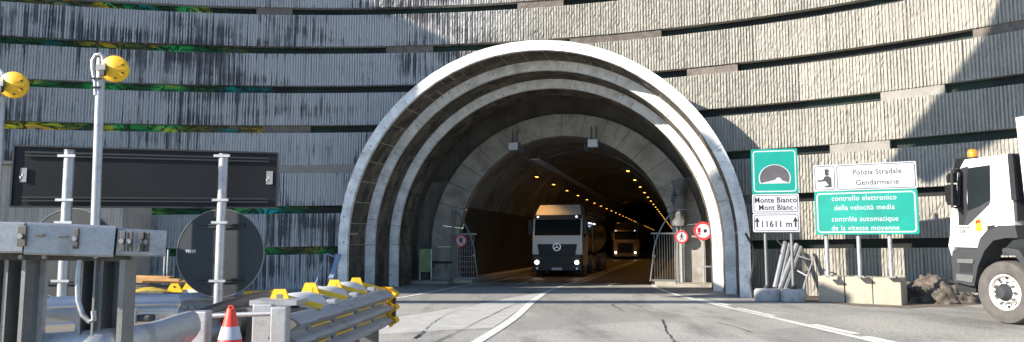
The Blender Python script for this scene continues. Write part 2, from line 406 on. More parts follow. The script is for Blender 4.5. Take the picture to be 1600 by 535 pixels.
ribbon('road_crack', [(1120, 505), (1150, 512), (1172, 520)], .025, TAR, .014, jit=.02, seg=4)
ribbon('road_crack', [(1040, 497), (1100, 496), (1160, 497), (1240, 500)], .02, TAR, .014, jit=.02, seg=6)

# ------------------------------------------------------------------ retaining wall of ribbed concrete courses
PC = [4.68, 1.26, -10.85, -4.3, 26.88]
def wq(q):
    Y = float(np.polyval(PC, q)); return np.array([q * Y, Y])
qs = np.linspace(-.72, .72, 500); PW = np.array([wq(q) for q in qs])
t0 = PW[0] - PW[1]; t0 /= np.linalg.norm(t0); t1 = PW[-1] - PW[-2]; t1 /= np.linalg.norm(t1)
PW = np.vstack([PW[0] + t0 * 9, PW[0] + t0 * 4, PW, PW[-1] + t1 * 4, PW[-1] + t1 * 9])
AL = np.concatenate([[0], np.cumsum(np.linalg.norm(np.diff(PW, axis=0), axis=1))]); LW = AL[-1]
def wpt(s):
    x = np.interp(s, AL, PW[:, 0]); y = np.interp(s, AL, PW[:, 1])
    e = .3; dx = np.interp(s + e, AL, PW[:, 0]) - np.interp(s - e, AL, PW[:, 0]); dy = np.interp(s + e, AL, PW[:, 1]) - np.interp(s - e, AL, PW[:, 1])
    L = np.hypot(dx, dy); return x, y, dy / L, -dx / L     # outward normal (towards the road)
def s_of_px(xp, yp):
    q = ray(xp, yp); q = q.x / q.y; k = q * float(np.polyval(PC, q)); return float(np.interp(k, PW[:, 0], AL))
def wtop(k, x): return 10.355 - 1.5 * k + .014 * x
PH = 1.21
wall = thing('retaining_wall', 'tall curved grey wall of ribbed concrete courses with dark open slots around the tunnel arch', 'retaining wall', (0, 27, 0))
def inportal(x, y, z, rad=6.74):
    r = (x - C0.x, y - C0.y); u = r[0] * U.x + r[1] * U.y
    return np.where(z < 1.6, np.abs(u) < rad, np.hypot(u, z - 1.6) < rad)
PITCH = .096; NR = 24
def build_panel(k, s0, s1):
    n = max(1, int(round((s1 - s0 - .012) / PITCH)))
    pit = (s1 - s0 - .012) / n
    so = []; do = []
    base_off = rng.uniform(-.008, .008)
    for i in range(n):
        a = s0 + .006 + i * pit; w = rng.uniform(.14, .22); dd = rng.uniform(.014, .026)
        so += [a, a + pit * w, a + pit * (.66 + rng.uniform(-.08, .08)), a + pit * .82]; cr = rng.uniform(-.012, .006); do += [-.045, base_off + cr, base_off + cr - .003, -.047]
    so.append(s1 - .006); do.append(-.045)
    so = np.array(so); do = np.array(do); nc = len(so)
    x, y, nx, ny = wpt(so)
    nr = 13
    tz = np.linspace(0, 1, nr)
    top = wtop(k, x); bot = top - PH if k < 6 else np.full_like(top, -.1)
    Z = bot[None, :] + (top - bot)[None, :] * tz[:, None]
    wob = rng.normal(0, .0075 if x.mean() > -1 else .005, (nr, nc)); wob[:, do < -.02] *= .5
    brk = (rng.random((nr, nc)) < .06) * rng.uniform(-.022, 0, (nr, nc))
    off = do[None, :] + wob + brk
    X = x[None, :] + nx[None, :] * off; Y = y[None, :] + ny[None, :] * off
    V1 = np.stack([X, Y, Z], -1).reshape(-1, 3)
    idx = np.arange(nr * nc).reshape(nr, nc)
    q = np.stack([idx[:-1, :-1], idx[:-1, 1:], idx[1:, 1:], idx[1:, :-1]], -1).reshape(-1, 4)
    # body behind: top, bottom, ends
    bx = x - nx * .30; by = y - ny * .30
    B = np.concatenate([np.stack([bx, by, bot], -1), np.stack([bx, by, top], -1)])
    nb = len(V1); ib = nb + np.arange(nc); it = nb + nc + np.arange(nc)
    qb = np.stack([ib[:-1], ib[1:], idx[0, 1:], idx[0, :-1]], -1)
    qt = np.stack([idx[-1, :-1], idx[-1, 1:], it[1:], it[:-1]], -1)
    VV = np.concatenate([V1, B]); Q = np.concatenate([q, qb, qt])
    ctr = VV[Q].mean(1)
    keep = ~inportal(ctr[:, 0], ctr[:, 1], ctr[:, 2]); Q = Q[keep]
    if len(Q) == 0: return
    ends = [(int(ib[0]), *[int(i) for i in idx[:, 0]], int(it[0])), (int(ib[-1]), *[int(i) for i in idx[:, -1]], int(it[-1]))]
    if not keep.all(): ends = [e for e in ends if not bool(inportal(*VV[list(e)].mean(0)))]
    VV = VV - np.array([0, 27, 0])
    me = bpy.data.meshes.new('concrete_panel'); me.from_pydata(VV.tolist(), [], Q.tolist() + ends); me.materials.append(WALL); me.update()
    o = bpy.data.objects.new('concrete_panel', me); col.objects.link(o); o.parent = wall
for k in range(-2, 7):
    s = -((k * 0.9) % 2.3)
    while s < LW:
        a, b = max(s, 0), min(s + 2.3, LW)
        if b - a > .3:
            x, y, _, _ = wpt(np.array([a, (a + b) / 2, b])); zc = wtop(k, x[1]) - PH / 2
            if not all(bool(inportal(x[i], y[i], z, 6.5)) for i in range(3) for z in (zc - .6, zc + .6)): build_panel(k, a, b)
        s += 2.3
# backing behind the slots with the painted mural
mb = MB(); ss_ = np.linspace(0, LW, 160); x, y, nx, ny = wpt(ss_); zs = np.arange(-.2, 14.2, .45)
vv = [(x[i] - nx[i] * .33, y[i] - ny[i] * .33, z) for z in zs for i in range(len(ss_))]; n = len(ss_)
fs = []
for j in range(len(zs) - 1):
    for i in range(n - 1):
        f = (j * n + i, j * n + i + 1, (j + 1) * n + i + 1, (j + 1) * n + i)
        c = np.mean([vv[q] for q in f], 0)
        if not bool(inportal(c[0], c[1], c[2], 6.55)): fs.append(f)
mb.add(vv, fs); part('painted_backing', mb, ART, wall, fix=False)
def spacer(k, x0, x1, inset=.07, mat=SPAC):
    yy = {0: 15, 1: 70, 2: 110, 3: 180, 4: 250, 5: 318, 6: 388}[k]
    a, b = s_of_px(x0, yy), s_of_px(x1, yy); m = MB(); cols = np.linspace(a, b, 6); x, y, nx, ny = wpt(cols)
    vs = []
    for i in range(6):
        z0 = wtop(k, x[i]) + .002; z1 = z0 + .286
        for off, z in ((-inset, z0), (-inset, z1), (-.325, z1), (-.325, z0)): vs.append((x[i] + nx[i] * off, y[i] + ny[i] * off, z))
    fs = [(4 * i + j, 4 * i + (j + 1) % 4, 4 * i + 4 + (j + 1) % 4, 4 * i + 4 + j) for i in range(5) for j in range(4)] + [(0, 1, 2, 3), (23, 22, 21, 20)]
    m.add(vs, fs); part('spacer_block', m, mat, wall)
LSP = M('pale_spacer', (.24, .22, .19), .85, var=.15, scale=4, bump=.3)
for k, a, b in ((0, 400, 456), (0, 808, 880), (1, 603, 676), (1, 890, 1033), (2, 1073, 1152), (2, 1523, 1620), (3, 412, 485), (5, 1150, 1180)): spacer(k, a, b)
for k, a, b in ((3, 1377, 1478), (4, 1297, 1391)): spacer(k, a, b, .05, LSP)
spacer(4, 430, 560, .03, LSP)

# ------------------------------------------------------------------ stepped tunnel portal
CH = 1.6
def arcpt(Rr, t, hc=CH, b=None):    # t in metres-like units: legs then arc; t in [0,1] left leg, [1,2] arc, [2,3] right leg
    b = b or Rr
    if t <= 1: return -Rr, hc * t - .05 * (1 - t)
    if t >= 2: return Rr, hc * (3 - t) - .05 * (t - 2)
    a = math.pi * (2 - t); return Rr * math.cos(a), hc + b * math.sin(a)
def arcblock(mb, R0, R1, v0, v1, ta, tb, n=3, hc=CH, b0=None, b1=None):
    vs = []; n += 1
    for i in range(n):
        t = ta + (tb - ta) * i / (n - 1)
        u0, z0 = arcpt(R0, t, hc, b0); u1, z1 = arcpt(R1, t, hc, b1)
        vs += [T(u0, v0, z0), T(u1, v0, z1), T(u1, v1, z1), T(u0, v1, z0)]
    fs = [(4 * i + j, 4 * i + (j + 1) % 4, 4 * i + 4 + (j + 1) % 4, 4 * i + 4 + j) for i in range(n - 1) for j in range(4)]
    fs += [(0, 1, 2, 3), tuple(4 * (n - 1) + j for j in (3, 2, 1, 0))]
    mb.add(vs, fs); return mb
portal = thing('tunnel_portal', 'large stepped concrete tunnel arch with three white painted rims and sooty block soffits', 'tunnel portal', C0)
TH = .34
for k in range(3):
    Ro = 6.89 - TH * k; Ri = Ro - TH; v0 = 1.5 * k
    jt = .006 / Ro
    cuts = [0, .5, 1] + list(1 + np.cumsum(rng.uniform(.7, 1.3, 15)) / 1) 
    arc = np.cumsum(rng.uniform(.5, 1.5, 13)); arc = 1 + arc / arc[-1]
    cuts = [0, .52, 1] + [float(a) for a in arc[:-1]] + [2, 2.5, 3]
    for a, b in zip(cuts, cuts[1:]):
        g = .00035 if 1 <= a < 2 else .0015
        part('rim_segment', arcblock(MB(), Ri, Ro, v0 + random.uniform(-.006, .006), v0 + .16, a + g, b - g, 4), WHITEP if k == 0 or True else CREAMP, portal)
    for row, (va, vb) in enumerate(((v0 + .165, v0 + .83), (v0 + .84, v0 + 1.5))):
        nb = 27; offs = .5 * row / nb
        cuts = [0, .36 + .1 * row, .7 + .05 * row, 1] + [1 + (i + offs) / nb for i in range(1, nb)] + [2, 2.3 + .1 * row, 2.66, 3]
        for a, b in zip(cuts, cuts[1:]):
            if b - a < .004: continue
            g = .0008 if 1 <= a < 2 else .003; dr = random.uniform(-.008, .008)
            part('soffit_block', arcblock(MB(), Ri + dr, Ri + .2, va, vb, a + g, b - g, 2), BROWN, portal)
    part('arch_core', arcblock(MB(), Ri + .02, Ro - .012, v0 + .03, v0 + 1.502 if k else 7.1, 0, 3, 72), MORT if k else CONC, portal)
# gallery between outer arch and inner ring
gal = thing('portal_gallery', 'dim concrete gallery space between the outer arch and the inner tunnel ring', 'gallery', T(0, 5.5, 0))
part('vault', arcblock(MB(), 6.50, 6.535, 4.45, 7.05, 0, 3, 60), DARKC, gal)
# back wall around the ring: boards to 4 m, darker panels above
def above_ring(u):   # outer edge of inner ring at this u
    return 1.45 + 5.63 * math.sqrt(max(0, 1 - (u / 5.72) ** 2)) if abs(u) < 5.72 else -.05
for sgn in (-1, 1):
    uu = 4.3
    while uu < 6.6:
        w = random.uniform(.22, .34); a, b = uu, min(uu + w, 6.62)
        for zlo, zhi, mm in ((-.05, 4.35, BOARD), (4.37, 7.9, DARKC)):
            lo0 = max(zlo, above_ring(b) - .3 if b < 5.72 else zlo)
            if lo0 < zhi - .05:
                o = random.uniform(0, .02); mb = MB()
                mb.hexa([T(sgn * (a + .006), 6.85 + o, lo0), T(sgn * (b - .006), 6.85 + o, lo0), T(sgn * (b - .006), 6.95, lo0), T(sgn * (a + .006), 6.95, lo0), T(sgn * (a + .006), 6.85 + o, zhi), T(sgn * (b - .006), 6.85 + o, zhi), T(sgn * (b - .006), 6.95, zhi), T(sgn * (a + .006), 6.95, zhi)])
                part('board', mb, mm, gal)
        uu = b + (0 if b < 6.6 else 9)
mb = MB(); vs = []; n = 68
for i in range(n + 1):
    u = -6.8 + 13.6 * i / n; vs += [T(u, 6.97, max(-.05, above_ring(u) - .5)), T(u, 6.97, 8.3)]
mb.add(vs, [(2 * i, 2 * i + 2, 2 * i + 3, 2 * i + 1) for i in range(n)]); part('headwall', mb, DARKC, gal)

# ------------------------------------------------------------------ inner ring and tunnel bore
ring = thing('inner_tunnel_ring', 'smooth grey concrete collar with bolted plates framing the dark tunnel bore', 'tunnel ring', T(0, 6.5, 0))
nseg = 18
for i in range(nseg):
    a, b = 1 + i / nseg, 1 + (i + 1) / nseg
    part('ring_segment', arcblock(MB(), 4.52, 5.72, 6.5 + random.uniform(-.01, .01), 7.0, a + .0005, b - .0005, 3, hc=1.5, b0=4.66, b1=5.58), RINGC, ring)
for a, b in ((0, .96), (2.04, 3)):
    part('ring_leg', arcblock(MB(), 4.52, 5.72, 6.49, 7.0, a, 1.0 if a == 0 else b, 3, hc=1.5) if a == 0 else arcblock(MB(), 4.52, 5.72, 6.49, 7.0, 2.0, 3, 3, hc=1.5), RINGC, ring)
bolt = None
for i in range(5, 13):
    for rr in (4.85, 5.4):
        for da in (.006, .05):
            if (i + int(rr)) % 2 and da > .03: continue
            t = 1 + i / nseg + da * .5; u, z = arcpt(rr, t, 1.5, rr - .06)
            mb = MB(); mb.disc(T(u, 6.49, z), -V, .05, .03, 8); part('bolt_plate', mb, ALU if False else CONC, ring)
bore = thing('tunnel_bore', 'long dark arched tunnel lining with blackened lower walls receding to the right', 'tunnel', T(0, 7, 0))
def borepiece(ta, tb, va, vb, n, mat, name, Ra=4.57, ba=4.71):
    mb = MB(); vs = []
    steps = [va, va + 6, va + 14, va + 30, va + 60, va + 120, va + 220, vb]
    for v in steps:
        for i in range(n + 1):
            u, z = arcpt(Ra, ta + (tb - ta) * i / n, 1.5, ba); vs.append(T(u, v, z))
    m = n + 1
    mb.add(vs, [(j * m + i, j * m + i + 1, (j + 1) * m + i + 1, (j + 1) * m + i) for j in range(len(steps) - 1) for i in range(n)])
    return part(name, mb, mat, bore, smooth=True)
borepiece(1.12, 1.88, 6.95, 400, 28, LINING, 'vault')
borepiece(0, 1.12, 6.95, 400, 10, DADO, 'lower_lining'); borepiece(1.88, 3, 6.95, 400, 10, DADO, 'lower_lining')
# lining joint ribs
for v in list(range(12, 60, 6)) + [70, 85, 100, 130, 160]:
    part('lining_rib', arcblock(MB(), 4.51, 4.59, v, v + .25, 1.12, 1.88, 24, hc=1.5, b0=4.65, b1=4.73), LINING, bore)
mb = MB(); mb.add([T(-5, 400, -.1), T(5, 400, -.1), T(5, 400, 7), T(-5, 400, 7)], [(0, 1, 2, 3)]); part('far_end', mb, DADO, bore)
KERB = M('kerb_stone', (.30, .27, .22), .85, var=.2, scale=3, bump=.3)
for sgn in (-1, 1):
    mb = MB(); a, b = sgn * 3.75, sgn * 4.55
    mb.hexa([T(a, 6.0, -.05), T(b, 6.0, -.05), T(b, 399, -.05), T(a, 399, -.05), T(a, 6.0, .16), T(b, 6.0, .16), T(b, 399, .16), T(a, 399, .16)]); struct('kerb', mb, KERB)
    mb = MB(); a, b = sgn * 4.56, sgn * 6.6
    mb.hexa([T(a, 5.2, -.05), T(b, 5.2, -.05), T(b, 6.48, -.05), T(a, 6.48, -.05), T(a, 5.2, .12), T(b, 5.2, .12), T(b, 6.48, .12), T(a, 6.48, .12)]); struct('kerb', mb, KERB)
# lamps
ORD = ('nearest', 'second', 'third', 'fourth', 'fifth', 'sixth', 'seventh', 'eighth')
def lamp_row(u, z, v0, step, count, side):
    pl = bpy.data.lights.new('lamp_light', 'SPOT'); pl.energy = 70; pl.spot_size = R(105); pl.spot_blend = .6; pl.color = (1.0, .50, .12); pl.shadow_soft_size = .15
    proto = None
    for i in range(count):
        lab = f'{ORD[i]} amber lamp of the {side} ceiling row counted from the tunnel mouth' if i < 8 else f'tiny distant amber lamp deep in the {side} ceiling row'
        if proto is None:
            o = proto = thing('tunnel_lamp', lab, 'lamp', T(0, 0, 0), -YAW, f'amber lamps of the {side} tunnel row')
            m = MB(); m.box((0, 0, 0), (.26, .75, .10), bev=.02); part('housing', m, BLACK, o, local=True)
            m = MB(); m.box((0, 0, -.055), (.12, .34, .03)); part('lit_lens', m, AMBER, o, local=True)
            m = MB(); m.bar((0, 0, .05), (0, 0, .4), .03, .03); part('hanger', m, BLACK, o, local=True)
        else: o = copy_tree(proto)
        o.location = T(u, v0 + i * step, z); o['label'] = lab
        lamps.append((o, i, pl))
lamps = []
lamp_row(2.45, 5.05, 10.5, 5.0, 34, 'right'); lamp_row(-2.25, 5.05, 12.5, 5.0, 32, 'left')
for o, i, pl in lamps:
    if i < 10:
        lo = bpy.data.objects.new('lamp_light', pl); col.objects.link(lo); lo.parent = o; lo.location = (0, 0, -.12)
tray = thing('cable_tray', 'dark ladder cable tray hung along the tunnel roof left of centre', 'cable tray', T(-1.4, 7, 5.5))
for du in (-.25, .25):
    m = MB(); m.bar(T(-1.35 + du, 7.1, 5.35), T(-1.35 + du, 60, 5.35), .05, .10); part('rail', m, DARKC, tray)
for i in range(40):
    m = MB(); m.bar(T(-1.65, 7.6 + i * .8, 5.31), T(-1.05, 7.6 + i * .8, 5.31), .12, .05); part('rung', m, GALVD, tray)
for i, (u, lab) in enumerate(((-2.0, 'small grey camera box bolted on upper left of the inner ring'), (1.35, 'small grey camera box bolted on upper right of the inner ring'))):
    t = thing('camera_box', lab, 'camera', T(u, 6.3, 5.6)); z = 5.75 if i else 5.72
    m = MB(); m.box(T(u, 6.2, z), (.42, .35, .34), Matrix.Rotation(-YAW, 3, 'Z'), .03); part('housing', m, GALV, t)
    m = MB(); m.bar(T(u - .1, 6.42, z + .1), T(u - .1, 6.42, z + .75), .03, .03); m.bar(T(u + .1, 6.42, z + .1), T(u + .1, 6.42, z + .75), .03, .03); part('bracket', m, BLACK, t)
    m = MB(); m.box(T(u - .3 if i else u + .35, 6.3, z - .15), (.2, .25, .3), None, .02); part('lamp_head', m, BLACK, t)

# tunnel gates
def gate(sgn, label):
    t = thing('tunnel_gate', label, 'gate', T(sgn * 4.2, 6.3, 0))
    def bx(z): return 3.55 + .75 * math.sin(math.pi * min(1, z / 3.0) * .62)
    pts = [T(sgn * (3.62 + .55 * math.sin(z / 2.95 * math.pi * .5) ** 1.3), 6.25, z) for z in np.linspace(.15, 2.95, 14)]
    pts = [T(sgn * (3.55 + .22 * math.sin(z / 1.6)), 6.25, z) if z < .8 else T(sgn * (3.68 + .95 * ((z - .8) / 2.3) ** 2.2), 6.25, z) for z in np.linspace(.15, 3.1, 16)]
    m = MB(); m.tube(pts, .035, 8); part('curved_stile', m, GALVD, t, smooth=True)
    m = MB(); m.tube([T(sgn * 4.66, 6.25, .12), T(sgn * 4.66, 6.25, 3.1)], .05, 8); part('post', m, GALVD, t, smooth=True)
    for z in (.2, 2.05):
        m = MB(); m.bar(T(sgn * 3.62, 6.25, z), T(sgn * 4.66, 6.25, z), .04, .06); part('rail', m, GALVD, t)
    for i in range(9):
        u = 3.75 + i * .1
        m = MB(); m.bar(T(sgn * u, 6.25, .22), T(sgn * u, 6.25, 2.03), .014, .014); part('bar', m, GALVD, t)
    for i in range(7 if sgn < 0 else 0):
        z = .45 + i * .22
        m = MB(); m.bar(T(sgn * 3.7, 6.235, z), T(sgn * 4.63, 6.235, z), .012, .012); part('bar', m, GALVD, t)
    m = MB(); m.box(T(sgn * 3.72, 6.2, 1.15), (.12, .08, .1)); part('latch', m, GALVD, t)
gate(-1, 'curved galvanised mesh gate on left side of the inner ring')
gate(1, 'curved galvanised barred gate on right side of the inner ring')
FN = -V
def round_sign(px, py, v, rpx, label, cat, kind):
    d = ray(px, py); k = (C0 + V * v - Vector((0, 0, EYE))).dot(V) / d.dot(V); c = d * k + Vector((0, 0, EYE)); r = rpx * k * d.y / FPX
    t = thing('round_road_sign', label, cat, c)
    m = MB(); m.disc(c, FN, r, .02, 28); part('plate', m, WSIGN, t)
    m = MB(); m.disc(c + FN * .021, FN, r, .006, 28, r * .76); part('red_border', m, RED, t)
    o = c + FN * .022
    if kind == 'hand':
        m = MB(); m.disc(o, FN, r * .35, .004, 10)
        for i in range(4): m.bar(o + U * r * (-.28 + i * .18), o + U * r * (-.28 + i * .18) + Vector((0, 0, r * .55)), .03, .008, up=FN)
        part('hand_symbol', m, SBLK, t)
        m = MB(); m.bar(o + FN * .006 + U * -r * .5 + Vector((0, 0, r * .5)), o + FN * .006 + U * r * .5 - Vector((0, 0, r * .5)), r * .13, .004, up=FN); part('red_bar', m, RED, t)
    elif kind == 'walk':
        m = MB(); m.disc(o + Vector((0, 0, r * .48)), FN, r * .12, .004, 10); m.bar(o + Vector((0, 0, r * .34)), o - Vector((0, 0, r * .05)), r * .22, .005, up=FN)
        for sx in (-1, 1): m.bar(o - Vector((0, 0, r * .03)), o + U * sx * r * .25 - Vector((0, 0, r * .55)), r * .11, .005, up=FN); m.bar(o + Vector((0, 0, r * .28)), o + U * sx * r * .3 + Vector((0, 0, 0)), r * .09, .005, up=FN)
        part('walker_symbol', m, SBLK, t)
    else:
        m = MB(); m.box(o + U * r * .32 + Vector((0, 0, .0)), (r * .5, .006, r * .3)); part('car_symbol', m, SBLK, t)
        m = MB(); m.box(o - U * r * .3 + Vector((0, 0, r * .08)), (r * .55, .006, r * .5)); m.box(o - U * r * .3 - Vector((0, 0, r * .32)), (r * .6, .006, r * .12)); part('lorry_symbol', m, RED, t)
    return t, c
round_sign(720.5, 376.5, 6.15, 9.5, 'red ringed no entry by hand sign on left tunnel gate', 'sign', 'hand')
round_sign(1065, 370.5, 6.15, 10, 'small red ringed no pedestrians sign on right tunnel gate', 'sign', 'walk')
t, c = round_sign(1098.5, 361, 5.2, 14.5, 'larger red ringed no overtaking sign on post right of the gate', 'sign', 'truck')
m = MB(); m.tube([Vector((c.x, c.y, .05)) + V * .05, Vector((c.x, c.y, c.z + .2)) + V * .05], .035, 8); part('post', m, GALV, t, smooth=True)
m = MB(); m.bar(c + V * .04 - U * .35 - Vector((0, 0, 1.35)), c + V * .04 + U * .6 - Vector((0, 0, 1.35)), .05, .05); part('cross_rail', m, GALV, t)
# wrapped signal
t = thing('wrapped_signal', 'traffic signal wrapped in crumpled grey plastic on the right ring', 'signal', T(4.75, 6.2, 3.2))
m = MB(); n = 12; zs = np.linspace(2.35, 4.15, 12); vs = []
for z in zs:
    for j in range(n):
        a = 2 * math.pi * j / n; r = .26 + .05 * math.sin(7 * z + 3 * a) + random.uniform(-.04, .04)
        if 3.0 < z < 3.12: r *= .75
        vs.append(T(4.78 + r * math.cos(a), 6.1 + .8 * r * math.sin(a), z))
m.add(vs, [(i * n + j, i * n + (j + 1) % n, (i + 1) * n + (j + 1) % n, (i + 1) * n + j) for i in range(len(zs) - 1) for j in range(n)] + [tuple(range(n)), tuple((len(zs) - 1) * n + j for j in range(n))])
part('wrapping', m, TARP, t, smooth=True)
m = MB(); m.tube([T(4.8, 6.25, .1), T(4.8, 6.25, 2.5)], .05, 8); part('post', m, GALV, t)
for z in (2.95, 3.55):
    m = MB(); m.bar(T(4.45, 5.85, z), T(5.1, 5.85, z + .03), .04, .03); part('strap', m, BLACK, t)
# conduit along the left ring leg and small barrier panel
t = thing('conduit_pipe', 'black horizontal pipe across foot of the left ring leg', 'pipe', T(-5, 6.4, .7))
m = MB(); m.tube([T(-6.2, 6.4, .85), T(-4.7, 6.4, .85)], .04, 8); part('pipe', m, BLACK, t)
for u in (-5.6, -5.0):
    m = MB(); m.bar(T(u, 6.42, .6), T(u, 6.42, .86), .04, .04); part('clip', m, BLACK, t)
GRNB = M('green_mesh', (.22, .28, .14), .8, var=.3)
t = thing('folding_barrier', 'small pale green work barrier standing in the gallery behind left rims', 'barrier', T(-5.6, 5.6, 0))
m = MB(); m.box(T(-5.65, 5.6, .95), (.55, .03, .95)); part('panel', m, GRNB, t)
for du in (-.25, .25):
    m = MB(); m.bar(T(-5.65 + du, 5.6, 1.4), T(-5.65 + du, 5.6, .12), .05, .05); part('leg', m, GALV, t)

# ------------------------------------------------------------------ lorries in the tunnel (local: x across, y towards us is -, z up)
def tunnel_truck(name, label, cat, u, v, W, H, body, gril, trailer_mat, amber, kind):
    t = thing(name, label, cat, T(u, v, 0), -YAW)
    def b(nm, c, s, mat, bev=.03, par=t, smooth=False):
        m = MB(); m.box(c, s, None, bev); return part(nm, m, mat, par, local=True, smooth=smooth)
    hw = W / 2
    cab = MB(); prof = [(0.06, .55), (0.0, 1.15), (.06, 2.0), (.32, 2.95), (.45, 3.05), (2.2, 3.05), (2.2, .55)]
    cab.prism(prof, (-hw, 0, 0), (0, 1, 0), (0, 0, 1), (W, 0, 0)); cabo = part('cab', cab, body, t, local=True)
    sp = MB(); sp.prism([(.40, 3.052), (.62, 3.30), (.95, H), (2.3, H + .02), (2.3, 3.052)], (-hw * .93, 0, 0), (0, 1, 0), (0, 0, 1), (W * .93, 0, 0)); sp.v = [(x * (.88 if z > 3.4 else .97 if z > 3.2 else 1), y, z) for x, y, z in sp.v]; part('roof_fairing', sp, body, t, local=True)
    ws = MB(); ws.prism([(.085 - .02, 2.06), (.31 - .02, 2.86), (.33, 2.86), (.1, 2.06)], (-hw * .93, 0, 0), (0, 1, 0), (0, 0, 1), (W * .93, 0, 0)); part('windscreen', ws, GLASS, t, local=True)
    vz = MB(); vz.prism([(.08, 2.88), (.12, 3.06), (.5, 3.10), (.5, 2.9)], (-hw * .96, 0, 0), (0, 1, 0), (0, 0, 1), (W * .96, 0, 0)); part('sun_visor', vz, BLACK if kind == 'a' else body, t, local=True)
    if kind == 'a':
        gm = MB(); gm.add([(-hw * .80, -.03, 1.62), (hw * .80, -.03, 1.62), (hw * .72, -.03, 1.05), (-hw * .72, -.03, 1.05), (-hw * .80, .1, 1.62), (hw * .80, .1, 1.62), (hw * .72, .1, 1.05), (-hw * .72, .1, 1.05)], [(0, 1, 2, 3), (4, 7, 6, 5), (0, 4, 5, 1), (1, 5, 6, 2), (2, 6, 7, 3), (3, 7, 4, 0)])
        g = part('grille', gm, BLACK, t, local=True)
        for i in range(4): b('slat', (0, -.05, 1.15 + .12 * i), (W * .70, .03, .035), TGREY, .0, g)
        em = MB(); em.disc((0, -.07, 1.48), (0, -1, 0), .20, .03, 24, .165); 
        for a in (90, 210, 330): em.bar((0, -.085, 1.48), (.175 * math.cos(R(a)), -.085, 1.48 + .175 * math.sin(R(a))), .03, .02, up=(0, -1, 0))
        part('star_emblem', em, ALU, t, local=True)
        b('lower_front', (0, .10, .84), (W * 1.012, .36, .52), BLACK, .05)
    else:
        b('grille', (0, -.02, 1.15), (W * .62, .08, .95), gril, .03)
        for i in range(6): b('slat', (0, -.07, .8 + .14 * i), (W * .56, .03, .05), TGREY, 0)
        b('upper_panel', (0, .02, 1.85), (W * .8, .08, .26), body, .03)
    bm_ = MB(); bm_.box((0, .12, .48), (W * 1.01, .42, .42), None, .08); bp = part('bumper', bm_, BLACK if kind == 'a' else body, t, local=True)
    for s in (-1, 1):
        h = b('headlight_housing', (s * hw * .80, -.02, .72), (.42, .2, .22), BLACK, .05)
        m = MB(); m.disc((s * hw * .80, -.13, .72), (0, -1, 0), .10, .02, 14); part('headlight', m, HEADL, t, local=True)
        m = MB(); m.disc((s * hw * .80, -.10, .42), (0, -1, 0), .05, .02, 10); part('fog_lamp', m, ALU, t, local=True)
        mm = MB(); mm.box((s * (hw + .17), .18, 2.45), (.22, .14, .75), None, .05); part('mirror', mm, BLACK, t, local=True)
        mm = MB(); mm.bar((s * (hw - .05), .3, 2.75), (s * (hw + .17), .2, 2.75), .04, .04); part('mirror_arm', mm, BLACK, t, local=True)
        m = MB(); m.disc((s * hw * .78, .06, 2.98), (0, -1, 0), .055, .03, 10); part('marker_lamp', m, MARK, t, local=True)
        for yy in (1.35, 4.6, 9.2, 10.5, 11.8):
            m = MB(); m.disc((s * (hw - .36 if s > 0 else hw - .0), yy, .52) if s > 0 else (-hw, yy, .52), (1, 0, 0), .51, .34, 20); wv = part('wheel', m, RUBBER, t, local=True)
            m = MB(); m.disc((s * (hw + .003), yy, .52), (-s, 0, 0), .28, .05, 16); part('rim', m, ALU, wv, local=True)
        sg = MB(); sg.prism([(.55, 2.02), (.62, 2.8), (1.45, 2.8), (1.45, 1.95)], (s * (hw + .002), 0, 0), (0, 1, 0), (0, 0, 1), (s * .01, 0, 0)); part('side_window', sg, GLASS, t, local=True)
    b('number_plate', (0, -.11, .40), (.52, .02, .12), WSIGN, 0)
    for s in (-.9, .9): 
        m = MB(); m.bar((s * .5 - .4, .045 + .14, 2.12), (s * .5 + .4, .045 + .14, 2.16), .02, .02); part('wiper', m, BLACK, t, local=True)
    if trailer_mat == 'tank':
        m = MB(); m.tube([(0, 3.1, 2.15), (0, 3.3, 2.15), (0, 13, 2.15), (0, 13.2, 2.15)], [.9, 1.15, 1.15, .9], 24); part('tank', m, ALU, t, local=True, smooth=True)
        m = MB(); m.box((0, 8, .95), (1.0, 10.4, .25)); part('chassis', m, BLACK, t, local=True)
        m = MB()
        for yy in np.arange(3.4, 13, 1.6): m.bar((hw - .1, yy, 3.3), (hw - .1, yy + .9, 3.3), .05, .05)
        m.bar((hw - .1, 3.4, 3.1), (hw - .1, 13, 3.1), .04, .04); part('catwalk_rail', m, GALV, t, local=True)
        for i in range(6):
            m = MB(); m.box((hw - .06, 3.4 + i * .5, 2.75), (.1, .12, .07)); part('side_marker', m, MARK, t, local=True)
        m = MB(); m.tube([(hw + .15, 3.0, 2.9), (hw + .15, 3.0, 1.2)], .025, 6); part('side_rail', m, GALV, t, local=True)
    else:
        b('trailer_body', (0, 8.2, 2.45), (W, 11.0, 2.9), trailer_mat, .04)
        m = MB(); m.box((0, 8, .9), (1.0, 10.4, .2)); part('chassis', m, BLACK, t, local=True)
    return t
CABW = M('white_cab_paint', (.62, .60, .57), .4, var=.05, coat=.3, obj=True); CABB = M('bronze_cab_paint', (.30, .22, .15), .4, var=.08, coat=.3, obj=True)
a = tunnel_truck('tanker_lorry', 'white tanker lorry with lit headlights leaving the tunnel, nearest in the bore', 'lorry', -1.25, 12.6, 2.5, 3.62, CABW, BLACK, 'tank', True, 'a')
text('HN·GJ 517', (0, 0, 0), (1, 0, 0), (0, 0, 1), .1, SBLK, a) if False else None
tunnel_truck('box_lorry', 'bronze box lorry with lit headlights following deeper inside the tunnel', 'lorry', -1.0, 54.0, 2.5, 3.75, CABB, BLACK, CABB, True, 'd')

